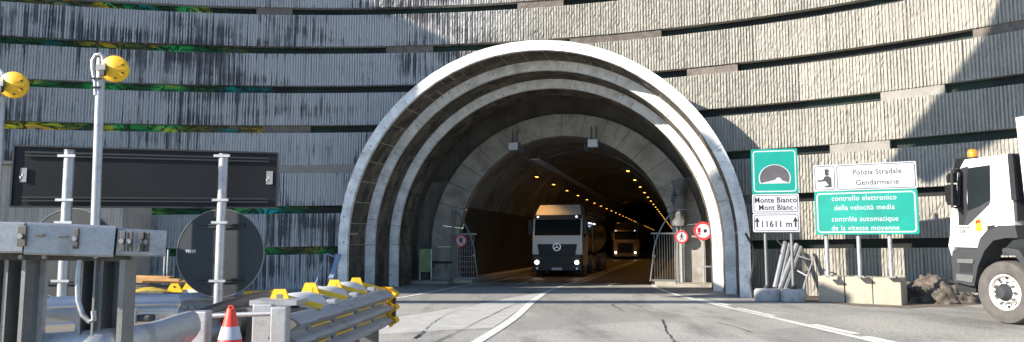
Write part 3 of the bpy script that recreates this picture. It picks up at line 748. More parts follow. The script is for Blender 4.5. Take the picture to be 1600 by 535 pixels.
# ------------------------------------------------------------------ right-hand signs
def sign_frame(bl, br):
    ex = (br - bl); ex.z = 0; w = ex.length; ex.normalize(); ez = Vector((0, 0, 1)); return ex, ez, ex.cross(ez), w   # ex x ez points to -y = viewer side
def rrect(w, h, r, n=5):
    pts = []
    for cx, cy, a0 in ((w - r, h - r, 0), (r, h - r, 90), (r, r, 180), (w - r, r, 270)):
        for i in range(n + 1): a = R(a0 + 90 * i / n); pts.append((cx + r * math.cos(a), cy + r * math.sin(a)))
    return pts
def board(par, o, ex, ez, nv, w, h, th, mat, name, r=.05, dz=0):
    m = MB(); m.prism(rrect(w, h, r), o + nv * dz, ex, ez, nv * th); return part(name, m, mat, par)
def border(par, o, ex, ez, nv, w, h, inset, bw, r, mat, name='border', lift=0.0):
    A = rrect(w - 2 * inset, h - 2 * inset, r); B = rrect(w - 2 * inset - 2 * bw, h - 2 * inset - 2 * bw, max(.01, r - bw)); n = len(A)
    oo = o + ex * inset + ez * inset + nv * lift; m = MB()
    vs = [oo + ex * a + ez * b for a, b in A] + [oo + ex * (a + bw) + ez * (b + bw) for a, b in B]; vs += [p + nv * .003 for p in vs]
    fs = []
    for i in range(n):
        j = (i + 1) % n
        fs += [(2 * n + i, 2 * n + j, 3 * n + j, 3 * n + i), (i, j, 2 * n + j, 2 * n + i), (n + i, n + j, 3 * n + j, 3 * n + i)]
    m.add(vs, fs); return part(name, m, mat, par)
# tunnel name sign
bl = at(1177, 363, 21.6); br = at(1250, 363, 21.25); ex, ez, nv, w = sign_frame(bl, br)
ts = thing('tunnel_name_sign', 'green and white tunnel sign reading Monte Bianco Mont Blanc 11611 m', 'sign', Vector((bl.x, bl.y, 0)))
ztop = at(1208, 233, 21.4).z; H = ztop - bl.z
h3, h2 = H * .225, H * .235; h1 = H - h3 - h2
p3 = board(ts, bl, ex, ez, nv, w, h3 - .012, .03, WSIGN, 'distance_plate', .04)
p2 = board(ts, bl + ez * h3, ex, ez, nv, w, h2 - .012, .03, WSIGN, 'name_plate', .04)
p1 = board(ts, bl + ez * (h3 + h2), ex, ez, nv, w, h1, .03, GREEN, 'tunnel_plate', .04)
o1 = bl + ez * (h3 + h2) + nv * .03
border(ts, o1, ex, ez, nv, w, h1, .05, .03, .09, WSIGN)
border(ts, bl + nv * .03, ex, ez, nv, w, h3 - .012, .03, .018, .06, SBLK); border(ts, bl + ez * h3 + nv * .03, ex, ez, nv, w, h2 - .012, .03, .018, .06, SBLK)
def dome(r, base, n=22): return [(r * math.cos(math.pi * i / n), base + r * math.sin(math.pi * i / n)) for i in range(n + 1)]
oc = o1 + ex * (w * .5) + ez * (h1 * .24)
def horse(r): 
    a0 = R(-22); return [(r * math.cos(a0 + (math.pi - 2 * a0) * i / 24), r * .92 * (math.sin(a0 + (math.pi - 2 * a0) * i / 24) - math.sin(a0))) for i in range(25)]
m = MB(); m.prism(horse(w * .345), oc - ez * .02, ex, ez, nv * .003); part('arch_outline', m, WSIGN, ts)
m = MB(); m.prism([(a, b) for a, b in horse(w * .322)], oc, ex, ez, nv * .006); part('arch_symbol', m, SGRYB, ts)
m = MB(); m.prism([(-w * .295, .0), (w * .295, .0), (w * .16, h1 * .05), (w * .0, h1 * .06)], oc + nv * .001, ex, ez, nv * .008); part('road_symbol', m, WSIGN, ts)
m = MB(); m.prism(dome(w * .068, 0), oc + ex * w * .08 + ez * h1 * .05 + nv * .001, ex, ez, nv * .0095); part('far_opening_symbol', m, WSIGN, ts)
text('Monte Bianco', bl + ez * (h3 + h2 * .54) + ex * w * .50 + nv * .034, ex, ez, .232, SBLK, ts, bold=.016, sx=.84)
text('Mont Blanc', bl + ez * (h3 + h2 * .16) + ex * w * .50 + nv * .034, ex, ez, .232, SBLK, ts, bold=.016, sx=.84)
text('11611 m', bl + ez * (h3 * .27) + ex * w * .5 + nv * .034, ex, ez, .26, SBLK, ts, bold=.014, sx=.9)
m = MB(); m.box(bl + ez * (h3 + h2 * .25) + ex * w * .92 + nv * .035, (.06, .004, .05)); part('blue_mark', m, M('blue_mark', (.1, .2, .4), .5), ts)
for f in (.09, .91):
    m = MB(); oo = bl + ex * w * f + ez * h3 * .25 + nv * .032
    m.prism([(-.022, 0), (.022, 0), (.022, h3 * .3), (.07, h3 * .3), (0, h3 * .55), (-.07, h3 * .3), (-.022, h3 * .3)], oo, ex, ez, nv * .004); part('arrow_symbol', m, SBLK, ts)
for f, px in ((.26, 1195), (.82, 1237)):
    p = bl + ex * w * f - nv * .07
    m = MB(); m.tube([(p.x, p.y, .40), (p.x, p.y, ztop - .1)], .045, 10); part('post', m, GALVD, ts, smooth=True)
    m = MB(); m.disc((p.x, p.y, .36), (0, 0, 1), .10, .09, 12); part('post_socket', m, BLACK, ts)
FOOT = M('grey_foot_concrete', (.36, .35, .35), .9, var=.12, scale=4, dirt=(.15, .14, .13), dscale=3, bump=.3)
for f, lab in ((.26, 'rounded grey concrete foot under left post of the tunnel name sign'), (.82, 'rounded grey concrete foot under right post of the tunnel name sign')):
    p = bl + ex * w * f - nv * .07; n = 24; m = MB(); vs = []
    for rr, z in ((.30, 0), (.345, .03), (.36, .2), (.35, .31), (.31, .36), (.0, .37)):
        for j in range(n): a = 2 * math.pi * j / n; vs.append((p.x + (rr + .004 * math.sin(5 * a)) * math.cos(a) * 1.03, p.y + rr * math.sin(a) * .8, z - .01))
    m.add(vs, [(i * n + j, i * n + (j + 1) % n, (i + 1) * n + (j + 1) % n, (i + 1) * n + j) for i in range(5) for j in range(n)])
    t = single('ballast_weight', m, FOOT, lab, 'concrete base', 'feet of the tunnel name sign', smooth=True)
# concrete blocks
bA = onground(1279, 472); bB = onground(1410, 478); bd = (bB - bA); bd.z = 0; L = bd.length; bd.normalize(); bn = Vector((bd.y, -bd.x, 0)); 
if bn.y > 0: bn = -bn
labs = ('leftmost concrete ballast block under the speed control sign', 'middle concrete ballast block under the speed control sign', 'rightmost concrete ballast block beside the dirty snow heap')
bw = L / 3; bh = .74
for i in range(3):
    c = bA + bd * (bw * (i + .5)) - bn * .42; dl = .42
    rot = Matrix.Rotation(math.atan2(bd.y, bd.x) + R(random.uniform(-1.5, 1.5)), 3, 'Z')
    m = MB(); m.box((c.x, c.y, bh / 2 - .01), (bw - .02, .84, bh + .0), rot, .025)
    single('concrete_block', m, CONC, labs[i], 'concrete block', 'ballast blocks in a row')
# speed control sign
bl = at(1275, 367, 20.75); br = at(1437, 367, 19.55); br.z = bl.z; ex, ez, nv, w = sign_frame(bl, br)
ps = thing('speed_control_sign', 'wide green sign on average speed control with white Polizia Stradale Gendarmerie panel', 'sign', Vector((bl.x, bl.y, 0)))
H = at(1352, 255.5, 20.1).z - bl.z; hg = H * .62; hw_ = H - hg - .01
board(ps, bl, ex, ez, nv, w, hg, .035, GREEN, 'green_plate', .05); border(ps, bl + nv * .035, ex, ez, nv, w, hg, .05, .035, .1, WSIGN)
o2 = bl + ez * (hg + .01)
board(ps, o2, ex, ez, nv, w, hw_, .035, WSIGN, 'white_plate', .04)
wp = w * .225
border(ps, o2 + nv * .035, ex, ez, nv, wp, hw_, .025, .02, .07, SBLK); border(ps, o2 + nv * .035 + ex * (wp + .0), ex, ez, nv, w - wp, hw_, .025, .02, .07, SBLK)
tc = bl + ex * w * .49 + nv * .039
for f, s_ in ((.775, 'controllo elettronico'), (.56, 'della velocita\u0300 media' if False else 'della velocità media'), (.30, 'contrôle automatique'), (.095, 'de la vitesse moyenne')):
    text(s_, tc + ez * hg * f, ex, ez, .20, WSIGN, ps, bold=.006, sx=.88)
tw = o2 + ex * (wp + (w - wp) * .52) + nv * .039
text('Polizia Stradale', tw + ez * hw_ * .58, ex, ez, .205, SBLK, ps, bold=.008, sx=.9); text('Gendarmerie', tw + ez * hw_ * .19, ex, ez, .205, SBLK, ps, bold=.008, sx=.9)
oo = o2 + ex * wp * .5 + nv * .039; hh = hw_
def sym(poly, name, th=.004): 
    m = MB(); m.prism([(a * wp, b * hh) for a, b in poly], oo, ex, ez, nv * th); part(name, m, SBLK, ps)
sym([(.02, .70), (.0, .80), (.10, .86), (.22, .80), (.20, .74), (.12, .72)], 'cap_symbol')
m = MB(); m.disc(oo + ex * wp * .10 + ez * hh * .66, nv, hh * .075, .004, 14); part('head_symbol', m, SBLK, ps)
sym([(-.02, .56), (.16, .58), (.30, .50), (.30, .14), (.0, .14), (.0, .20), (.18, .22), (.02, .38), (-.30, .36), (-.34, .44), (-.18, .42), (-.04, .47)], 'officer_symbol')
for i, f in enumerate((.10, .42, .72)):
    p = bl + ex * w * f - nv * .09; xb = (.14, .43, .71)[i]
    q = Vector((p.x, p.y, 0))
    m = MB(); m.tube([(q.x, q.y, bh - .02), (p.x, p.y, bl.z + H + .09)], .055, 10); part('post', m, GALV, ps, smooth=True)
    m = MB(); m.box((q.x, q.y, bh + .02), (.24, .24, .04), Matrix.Rotation(math.atan2(bd.y, bd.x), 3, 'Z')); part('base_plate', m, GALVD, ps)
# dirty snow heap
b = bmesh.new(); bmesh.ops.create_icosphere(b, subdivisions=5, radius=1)
c0 = onground(1478, 474)
for v in b.verts:
    p = v.co.copy(); h = 1 + .22 * mnoise.fractal(p * 2.2, 1.0, 2.1, 4) + .10 * mnoise.noise(p * 6) + .10 * mnoise.noise(p * 13) + .07 * mnoise.noise(p * 24)
    v.co = Vector((c0.x + p.x * 1.0 * h, c0.y + .3 + p.y * .7 * h, max(-.02, (p.z * .62 * h + .02) * (1.0 - .35 * (p.x - .1)))))
for f_ in b.faces: f_.smooth = True
me = bpy.data.meshes.new('snow_heap'); b.to_mesh(me); b.free(); me.materials.append(SNOW)
o = bpy.data.objects.new('snow_heap', me); col.objects.link(o); o['label'] = 'lumpy heap of dirty brown snow between concrete blocks and white truck'; o['category'] = 'snow heap'
# leaning rails and hoop frame behind tunnel sign
t = thing('leaning_guardrail', 'pale guardrail beams leaning on the wall behind tunnel sign posts', 'guardrail', (7.9, 22.8, 0))
for (x0, y0, x1, y1, Ya, Yb) in ((1222, 452, 1248, 384, 22.4, 23.3), (1214, 452, 1230, 380, 22.5, 23.4)):
    a = at(x0, y0, Ya); a.z = max(0, a.z); m = MB(); m.sweep([a, at(x1, y1, Yb)], [(-.14, .0), (-.10, .05), (-.04, .05), (0, 0), (.04, .05), (.10, .05), (.14, 0), (.14, -.01), (.10, .035), (.04, .035), (0, -.015), (-.04, .035), (-.10, .035), (-.14, -.01)], up=(0, -1, 0), closed=True); part('rail_beam', m, GALV, t)
t = thing('metal_trestle', 'bent grey metal frame leaning by the wall right of tunnel sign', 'frame', (8.5, 22.6, 0))
m = MB(); m.tube([at(1244, 399, 23.1), at(1270, 408, 22.9), at(1257, 445, 22.4), at(1254, 462, 22.2)], .03, 8); part('frame_tube', m, GALV, t, smooth=True)
m = MB(); m.tube([at(1262, 432, 22.5), at(1240, 420, 23.0)], .025, 8); part('brace', m, GALV, t, smooth=True)
t = single('drain_hose', MB().tube([at(1197, 364, 23.4), at(1210, 372, 23.4), at(1226, 388, 23.4), at(1234, 410, 23.2), at(1236, 440, 22.9)], .03, 8), GALVD, 'pale bent hose hanging on wall behind tunnel name sign', 'hose', smooth=True)
single('black_cable', MB().tube([at(1165, 365, 22.6), at(1176, 385, 22.9), at(1178, 410, 22.9), at(1172, 440, 22.6), at(1176, 462, 22.6)], .035, 8), BLACK, 'black cable hanging beside the right arch leg', 'cable', smooth=True)

# ------------------------------------------------------------------ white mixer truck at the right edge
THT = R(75); F = Vector((-math.cos(THT), math.sin(THT), 0)); LF = Vector((-F.y, F.x, 0))      # forward, left
wheelc = at(1572, 453, 13.75); gzt = gz(9.3, 13.8)
tr = thing('mixer_truck', 'white cement truck with orange beacon at right edge heading towards the tunnel', 'truck', (wheelc.x - LF.x * 1.2, wheelc.y - LF.y * 1.2, gzt))
SP = Vector((wheelc.x, wheelc.y, 0)) + LF * .05      # a point on the side plane
def sp(x, y, off=0.0):
    d = ray(x, y); n = LF; o = Vector((0, 0, EYE)); k = (SP + n * off - o).dot(n) / d.dot(n); return o + d * k
def sidepoly(pts, off, th, mat, name, par=tr, smooth=False, label=None):
    A = [sp(x, y, off) for x, y in pts]; B = [p - LF * th for p in A]; n = len(A); m = MB()
    m.add(A + B, [tuple(range(n)), tuple(range(2 * n - 1, n - 1, -1))] + [(i, n + i, n + (i + 1) % n, (i + 1) % n) for i in range(n)])
    return part(name, m, mat, par, smooth=smooth, label=label)
cab = sidepoly([(1484, 386), (1485, 345), (1489, 310), (1495, 272), (1501, 254), (1506, 250), (1545, 245), (1577, 240), (1582, 300), (1586, 352), (1560, 353), (1542, 360), (1531, 373), (1527, 387)], 0, 2.4, WTRK, 'cab')
sidepoly([(1497, 266), (1499, 264), (1512, 260), (1511, 268), (1510, 312), (1512, 330), (1507, 352), (1498, 352), (1496, 310)], .012, .03, BLACK, 'pillar_trim')
win = sidepoly([(1512, 263), (1546, 258), (1547, 312), (1530, 323), (1512, 330), (1511, 290)], .016, .03, GLASS, 'side_window')
sidepoly([(1511, 331), (1547, 313), (1545, 320), (1512, 352), (1507, 352)], .014, .03, TGREY, 'window_trim')
for p in ([(1549, 250), (1549.8, 250), (1552, 352), (1551.2, 352)], [(1494.5, 352), (1495.3, 352), (1497, 386), (1496.2, 386)]): sidepoly(p, .004, .02, TGREY, 'door_gap')
sidepoly([(1542, 353), (1553, 352), (1554, 362), (1543, 363)], .02, .04, BLACK, 'door_handle')
st = sidepoly([(1523, 343), (1532, 342), (1534, 361), (1524.5, 362)], .012, .03, M('sticker_yellow', (.75, .62, .03), .5), 'warning_sticker')
sidepoly([(1524.5, 344.5), (1531, 343.8), (1531.5, 350), (1528, 348), (1525, 351)], .015, .008, RED, 'sticker_mark', st)
e1 = (sp(1512, 366, .006) - sp(1496, 366, .006)).normalized()
text('500', sp(1505, 364.6, .008), -F, (0, 0, 1), .10, SGRYB, tr, bold=.01); text('TRAKKER', sp(1506, 357.8, .008), -F, (0, 0, 1), .062, SGRYB, tr, bold=.005)
# bumper, steps, fender
sidepoly([(1488, 392), (1500, 388), (1527, 388), (1531, 374), (1543, 361), (1560, 354), (1586, 352), (1590, 372), (1572, 372), (1552, 376), (1538, 392), (1528, 416), (1522, 447), (1513, 446), (1490, 440), (1487, 410)], .03, .45, TGREY, 'wheel_arch_fender')
sidepoly([(1495, 405), (1521, 405), (1520, 412), (1496, 411)], .06, .3, GALVD, 'step'); sidepoly([(1494, 428), (1521, 431), (1519, 442), (1494, 438)], .06, .3, GALVD, 'step')
sidepoly([(1500, 413), (1520, 413), (1519, 427), (1500, 426)], .035, .3, BLACK, 'step_recess')
sidepoly([(1482, 384), (1487, 354), (1489, 354), (1491, 398), (1487, 400)], .0, 2.45, WTRK, 'front_corner')
sidepoly([(1489, 440), (1525, 447), (1525, 458), (1500, 456)], -.1, 2.0, BLACK, 'underbody')
# visor, mirrors, beacon
sidepoly([(1488, 268), (1494, 248), (1504, 249), (1500, 256), (1493, 270)], .05, 2.45, DGREY, 'sun_visor')
mi = sidepoly([(1478, 275), (1486, 269), (1488, 270), (1488, 286), (1479, 286)], .30, .12, DGREY, 'mirror'); mi2 = sidepoly([(1476, 290), (1487, 288), (1489, 322), (1480, 320), (1477, 312)], .30, .12, DGREY, 'mirror')
m = MB(); m.tube([sp(1498, 266, .0), sp(1493, 264, .2), sp(1487, 268, .3), sp(1488, 324, .3), sp(1494, 325, .15), sp(1500, 322, .0)], .025, 8); part('mirror_arm', m, BLACK, tr, smooth=True)
m = MB(); m.tube([sp(1499, 272, .03), sp(1498, 322, .03)], .03, 8); part('grab_rail', m, BLACK, tr)
bc = sp(1520, 249, -.3)
m = MB(); n = 14; vs = []
for rr, z in ((.085, .03), (.092, .10), (.085, .16), (.06, .19), (0, .2)):
    for j in range(n): vs.append(bc + Vector((rr * math.cos(2 * math.pi * j / n), rr * math.sin(2 * math.pi * j / n), z)))
m.add(vs, [(i * n + j, i * n + (j + 1) % n, (i + 1) * n + (j + 1) % n, (i + 1) * n + j) for i in range(4) for j in range(n)]); part('beacon', m, M('beacon_orange', (.9, .22, .01), .25, var=.1, coat=.5), tr, smooth=True)
m = MB(); m.disc(bc + Vector((0, 0, -.05)), (0, 0, 1), .1, .09, 14); part('beacon_base', m, BLACK, tr)
m = MB(); m.tube([sp(1500, 251, -.3), sp(1506, 247, -.3), sp(1514, 246, -.3)], .04, 8); part('air_horn', m, BLACK, tr, smooth=True)
m = MB()
for i in range(18): 
    a = sp(1576 + i * .35, 243 + i * 4.0, .02); bq = sp(1584 + i * .35, 243 + i * 4.0, .02); m.bar(a, bq, .06, .06)
part('intake_bellows', m, BLACK, tr); sidepoly([(1577, 240), (1583, 240), (1590, 345), (1583, 345)], .0, .3, TGREY, 'intake_snorkel')
# wheel
WR = .575
wc = Vector((wheelc.x, wheelc.y, gzt + WR))
def lathe(mb, c, axis, prof, n=40):
    axis = Vector(axis).normalized(); a = axis.cross(Vector((0, 0, 1)) if abs(axis.z) < .9 else Vector((1, 0, 0))).normalized(); bb = axis.cross(a); vs = []
    for off, rr in prof:
        for j in range(n): vs.append(c + axis * off + (a * math.cos(2 * math.pi * j / n) + bb * math.sin(2 * math.pi * j / n)) * rr)
    mb.add(vs, [(i * n + j, i * n + (j + 1) % n, (i + 1) * n + (j + 1) % n, (i + 1) * n + j) for i in range(len(prof) - 1) for j in range(n)]); return mb
wt = part('wheel', lathe(MB(), wc, LF, [(-.30, .30), (-.30, WR * .93), (-.26, WR), (.0, WR), (.045, WR * .965), (.06, WR * .85), (.065, WR * .72), (.05, WR * .60), (.02, WR * .55), (.0, .30)]), RUBBER, tr, smooth=True)
RIM = M('rim_white', (.62, .60, .56), .45, var=.1, dirt=(.25, .2, .15), dscale=8, dlo=.5, dhi=.7)
part('rim', lathe(MB(), wc, LF, [(.0, .335), (.035, .33), (.03, .30), (-.04, .285), (-.06, .22), (.02, .19), (.05, .12), (.11, .10), (.12, .0)]), RIM, wt, smooth=True)
part('hub', lathe(MB(), wc, LF, [(.02, .17), (.10, .13), (.15, .10), (.16, .0)], 20), TGREY, wt, smooth=True)
for i in range(10):
    a = 2 * math.pi * i / 10; ax = LF.cross(Vector((0, 0, 1))).normalized()
    p = wc + (ax * math.cos(a) + Vector((0, 0, 1)) * math.sin(a)) * .195 + LF * .0
    m = MB(); m.disc(p, LF, .02, .06, 8); part('wheel_nut', m, GALVD, wt)
    p = wc + (ax * math.cos(a + .3) + Vector((0, 0, 1)) * math.sin(a + .3)) * .262 - LF * .045
    m = MB(); m.disc(p, LF, .027, .012, 10); part('rim_hole', m, BLACK, wt)
# second wheel far side, body behind cab
part('wheel', lathe(MB(), wc - LF * 2.05, LF, [(-.05, .3), (-.05, WR), (.28, WR), (.28, .3)]), RUBBER, tr, smooth=True)
def lp(f, l, z): return Vector((wheelc.x, wheelc.y, gzt)) + F * f + LF * l + Vector((0, 0, z))
m = MB(); m.hexa([lp(-5.2, -2.4, 1.75), lp(-5.2, .05, 1.75), lp(-.56, .05, 1.75), lp(-.56, -2.4, 1.75), lp(-5.2, -2.4, 3.75), lp(-5.2, .05, 3.75), lp(-.46, .05, 3.75), lp(-.46, -2.4, 3.75)]); bodyp = part('body', m, WTRK, tr)
m = MB()
for i in range(7): z = 1.9 + i * .12; m.bar(lp(-.60, .055, z), lp(-5, .055, z), .012, .02)
part('body_rib', m, WSIGN, tr)
m = MB(); m.disc(lp(-1.1, .055, 2.75), LF, .48, .006, 40, .43); part('ring_logo', m, SGRYB, tr)
m = MB(); m.hexa([lp(-5.2, -1.6, .85), lp(-5.2, -.7, .85), lp(.8, -.7, .85), lp(.8, -1.6, .85), lp(-5.2, -1.6, 1.2), lp(-5.2, -.7, 1.2), lp(.8, -.7, 1.2), lp(.8, -1.6, 1.2)]); part('chassis', m, BLACK, tr)
sidepoly([(1566, 389), (1572, 387), (1592, 391), (1604, 410), (1616, 440), (1610, 440), (1596, 412), (1584, 398), (1566, 394)], .12, .5, TGREY, 'mudguard')
for ff in (-3.2, -4.5):
    wv = part('wheel', lathe(MB(), lp(ff, 0, WR), LF, [(-.5, .3), (-.5, WR), (.02, WR), (.06, WR * .8), (.0, .3)]), RUBBER, tr, smooth=True)
    part('rim', lathe(MB(), lp(ff, 0, WR), LF, [(.0, .33), (-.2, .28), (-.2, 0)]), RIM, wv, smooth=True)

# ------------------------------------------------------------------ left foreground
# beige clad hut against the wall
hut = thing('site_hut', 'beige vertical clad site hut standing against the wall behind black sign', 'hut', at(100, 445, 23.8))
def hx(px): return at(px, 260, 23.8).x
x0, x1 = hx(-160), hx(196); ht = at(100, 258, 23.8).z
nb = int((x1 - x0) / .30)
for i in range(nb):
    a = x0 + (x1 - x0) * i / nb; b_ = x0 + (x1 - x0) * (i + 1) / nb; m = MB(); m.prism([(a, 0), (a + .03, -.03), (b_ - .10, -.03), (b_ - .07, 0), (b_ - .004, 0), (b_ - .004, .05), (a, .05)], (0, 23.8, 0), (1, 0, 0), (0, 1, 0), (0, 0, ht)); part('cladding_plank', m, BEIGE, hut)
m = MB(); m.box(((x0 + x1) / 2, 24.8, ht / 2), (x1 - x0 - .02, 1.85, ht - .02)); part('body', m, BEIGE, hut)
m = MB(); m.box(((x0 + x1) / 2, 24.7, ht + .06), (x1 - x0 + .15, 2.2, .1)); part('roof_edge', m, CONC, hut)

# big black sign back
tl, trr, bl, br = at(22, 228, 9.3), at(434, 240, 10.0), at(17, 323.5, 9.3), at(432, 325, 10.0)
bs = thing('large_sign_back', 'long black back of a rectangular road sign above the left guardrails', 'sign', Vector(((bl.x + br.x) / 2, 10.3, 0)))
ex = (br - bl); ex.z = 0; w = ex.length; ex.normalize(); ez = Vector((0, 0, 1)); nv = ex.cross(ez); H = tl.z - bl.z; H2 = trr.z - br.z; zb = (bl.z + br.z) / 2; zt = (tl.z + trr.z) / 2
o = Vector((bl.x, bl.y, bl.z))
def bpt(a, z, dn=0): return Vector((bl.x, bl.y, 0)) + ex * a * w + nv * dn + Vector((0, 0, z))
m = MB(); P = [bpt(0, bl.z), bpt(1, br.z), bpt(1, trr.z), bpt(0, tl.z)]; m.hexa([p + nv * .012 for p in P] + [p - nv * .05 for p in P]); part('panel', m, DGREY, bs)
for a, b_ in ((0, 1),):
    for (pa, pb) in ((P[0], P[1]), (P[1], P[2]), (P[2], P[3]), (P[3], P[0])):
        m = MB(); m.bar(pa + nv * .02, pb + nv * .02, .022, .03, up=nv); part('edge_frame', m, BLACK, bs)
for fz in (.13, .87):
    for dz in (-.022, .022):
        m = MB(); m.bar(bpt(.04, bl.z + (tl.z - bl.z) * fz + dz, .03), bpt(.965, br.z + (trr.z - br.z) * fz + dz, .03), .02, .012, up=nv); part('stiffener_rail', m, BLACK, bs)
STK = M('sticker_grey', (.16, .16, .16), .5); 
for a, z in ((.035, .52), (.965, .55)):
    m = MB(); m.box(bpt(a, bl.z + H * z, .016), (.11, .006, .18)); s0 = part('data_sticker', m, STK, bs)
    m = MB()
    for i in range(3): m.box(bpt(a + (i - 1) * .007, bl.z + H * z + .03 * (i - 1), .021), (.018, .004, .028))
    part('sticker_print', m, WSIGN, s0)
def discsign(px, py, rpx, Y, polex, label, ptop, pbot):
    c = at(px, py, Y); r = rpx * Y / FPX
    t = thing('round_sign_back', label, 'sign', Vector((c.x, c.y, 0)))
    n2 = Vector((.0, -1, 0))
    m = MB(); m.disc(c, n2, r, .015, 56); part('plate', m, SGREY, t)
    m = MB(); m.disc(c, n2, r + .006, .02, 56, r - .003); part('rim', m, GALVD, t)
    for dz in (-.62, .62):
        for q in (-.012, .012):
            m = MB(); m.box((c.x, c.y - .03, c.z + r * dz + q * 1.3), (r * 1.1, .03, .018)); part('mount_rail', m, BLACK, t)
    m = MB(); m.box((c.x - r * .68, c.y - .017, c.z + .02), (.14, .004, .05)); part('data_sticker', m, STK, t)
    for i in range(5):
        m = MB(); m.box((c.x - r * .68 + (i - 2) * .026, c.y - .020, c.z + .025), (.016, .003, .03)); part('sticker_print', m, WSIGN, t)
    return c
discsign(345, 395.5, 67.5, 9.75, 345, 'large dark round sign back on the galvanised pole left of the crash cushion', 245, 480)
discsign(112, 397, 70, 9.3, 104, 'dark round sign back half hidden behind the left box beam', 240, 480)
def pole(pxt, yt, pxb, yb, Y, r, label):
    a = at(pxb, yb, Y); b_ = at(pxt, yt, Y); d = (b_ - a); a2 = a - d * ((a.z - .05) / d.z)
    t = thing('sign_pole', label, 'pole', a2)
    m = MB(); m.tube([a2, b_], r, 14); part('shaft', m, GALV, t, smooth=True)
    m = MB(); m.disc(b_, (0, 0, 1), r * 1.05, .02, 14); part('cap', m, GALVD, t)
    for yy in (244.5, 313, 348, 439):
        c = at(pxb, yy, Y); f = (c.z - a2.z) / (b_.z - a2.z); c = a2.lerp(b_, f); m = MB(); m.box((c.x, c.y - r, c.z), (r * 3.6, .02, .03)); part('clamp', m, GALV, t)
pole(349.5, 243, 341, 470, 9.55, .058, 'galvanised pole carrying right end of the black sign back and a round sign')
pole(109, 237, 97, 470, 9.1, .060, 'galvanised pole carrying left end of the black sign back')
# amber flashing lamp poles
def lamp_pole(xt, xb, ytop, ybot, lx, ly, Y, label):
    a = at(xb, ybot, Y); b_ = at(xt, ytop, Y); d = b_ - a; a2 = a - d * ((a.z - .05) / d.z)
    t = thing('warning_lamp_pole', label, 'warning lamp', a2, 0, 'amber warning lamps on poles')
    m = MB(); m.tube([a2, b_], .05, 14); part('pole', m, GALV, t, smooth=True)
    # swan neck conduit loop
    s = Y / FPX; o = b_ + Vector((0, -.03, 0))
    pts = [(-2, 60), (-4, 40), (-9, 20), (-10, 4), (-6, -4), (1, -6), (6, -2), (7, 6)]
    m = MB(); m.tube([o + Vector((x * s, 0, -y * s)) for x, y in pts], .028, 8); part('conduit_loop', m, GALV, t, smooth=True)
    for yy in (34, 48):
        m = MB(); m.tube([o + Vector((-8 * s, -.04, -yy * s)), o + Vector((7 * s, -.04, -yy * s))], .012, 6); part('cable_tie', m, BLACK, t)
    c = at(lx, ly, Y - .05); r = 21 * s; n2 = Vector((.12, -1, -.15)).normalized()
    m = MB(); lathe(m, c, n2, [(-.05, r * .97), (-.02, r), (.0, r), (.008, r * .93), (.016, r * .6), (.035, r * .38), (.04, 0)], 36); lh = part('lamp_back', m, YEL, t, smooth=True)
    ax = n2.cross(Vector((0, 0, 1))).normalized()
    for aa in (25, -25, 80, -80, 150, 210):
        p = c + (ax * -math.cos(R(aa)) + Vector((0, 0, 1)) * math.sin(R(aa))) * r * .72 + n2 * .008
        m = MB(); m.disc(p, n2, .010, .02, 6); part('screw', m, BLACK, lh)
    for aa in (35, -35, 0):
        p = c + (ax * -math.cos(R(aa)) + Vector((0, 0, 1)) * math.sin(R(aa))) * r * .85 + n2 * .02
        m = MB(); m.bar(c + n2 * .035, p, .012, .025, up=n2); part('stiffening_rib', m, YEL, lh)
    m = MB(); m.box(c - Vector((r * .75, .06, 0)), (r * .7, .06, .07)); part('bracket', m, GALVD, t)
    m = MB(); m.box(c + Vector((-r * .5, -.10, -r * .45)), (.05, .05, .07)); part('cable_gland', m, BLACK, t)
lamp_pole(158, 149, 92, 350, 179, 108, 8.6, 'tall pole with amber flashing lamp in front of the black sign back')
lamp_pole(2, -8, 118, 350, 21, 133, 8.6, 'pole with amber flashing lamp cut by the left picture edge')

# near box-beam barrier
DKST = M('dark_steel', (.075, .068, .06), .5, metal=.4, var=.3, scale=9)
nbar = thing('box_beam_barrier', 'heavy galvanised box beam barrier on channel posts at the near left corner', 'barrier', at(130, 440, 4.3))
def bp(px, py, Y): return at(px, py, Y)
A = bp(-40, 370, 3.95); B = bp(132, 374.5, 4.15); Cc = bp(257, 379, 4.35)
zc = A.z
m = MB(); m.sweep([A, bp(42, 371, 4.02)], [(-.06, -.075), (-.06, .07), (-.05, .08), (.05, .08), (.06, .07), (.06, -.075), (.05, -.085), (-.05, -.085)], closed=True); part('box_beam', m, GALV, nbar)
m = MB(); m.sweep([bp(42.6, 371.5, 4.02), bp(180, 377, 4.2)], [(-.066, -.08), (-.066, .072), (-.056, .084), (.056, .084), (.066, .072), (.066, -.08), (.056, -.09), (-.056, -.09)], closed=True); part('box_beam', m, GALV, nbar)
m = MB(); m.sweep([bp(180.5, 377, 4.2), bp(256, 380, 4.35)], [(-.055, -.07), (-.055, .062), (-.045, .072), (.045, .072), (.055, .062), (.055, -.07), (.045, -.08), (-.045, -.08)], closed=True); part('box_beam', m, GALV, nbar)
m = MB(); m.sweep([bp(-40, 400, 4.03), bp(205, 404, 4.32)], [(-.05, -.018), (-.05, .02), (.05, .02), (.05, -.018)], closed=True); part('flange', m, DKST, nbar)
for px, py, Y in ((34.5, 369, 3.94), (119, 373, 4.05), (192, 377, 4.12), (203.5, 377.5, 4.13), (221, 378, 4.17), (229.5, 378.5, 4.18)):
    wpl = .047 if px < 100 else .028
    c = bp(px, py, Y); m = MB(); m.box(c, (wpl, .012, .11), None, .003); pl = part('bolt_plate', m, DKST, nbar)
    m = MB(); m.disc(c + Vector((0, -.006, 0)), (0, -1, 0), .014, .014, 8); part('bolt', m, GALVD, pl)
for px, py, Y in ((62, 368, 3.945), (99, 370, 3.99)):
    m = MB(); m.box(bp(px, py, Y), (.05, .006, .014), None, .002); part('slot', m, BLACK, nbar)
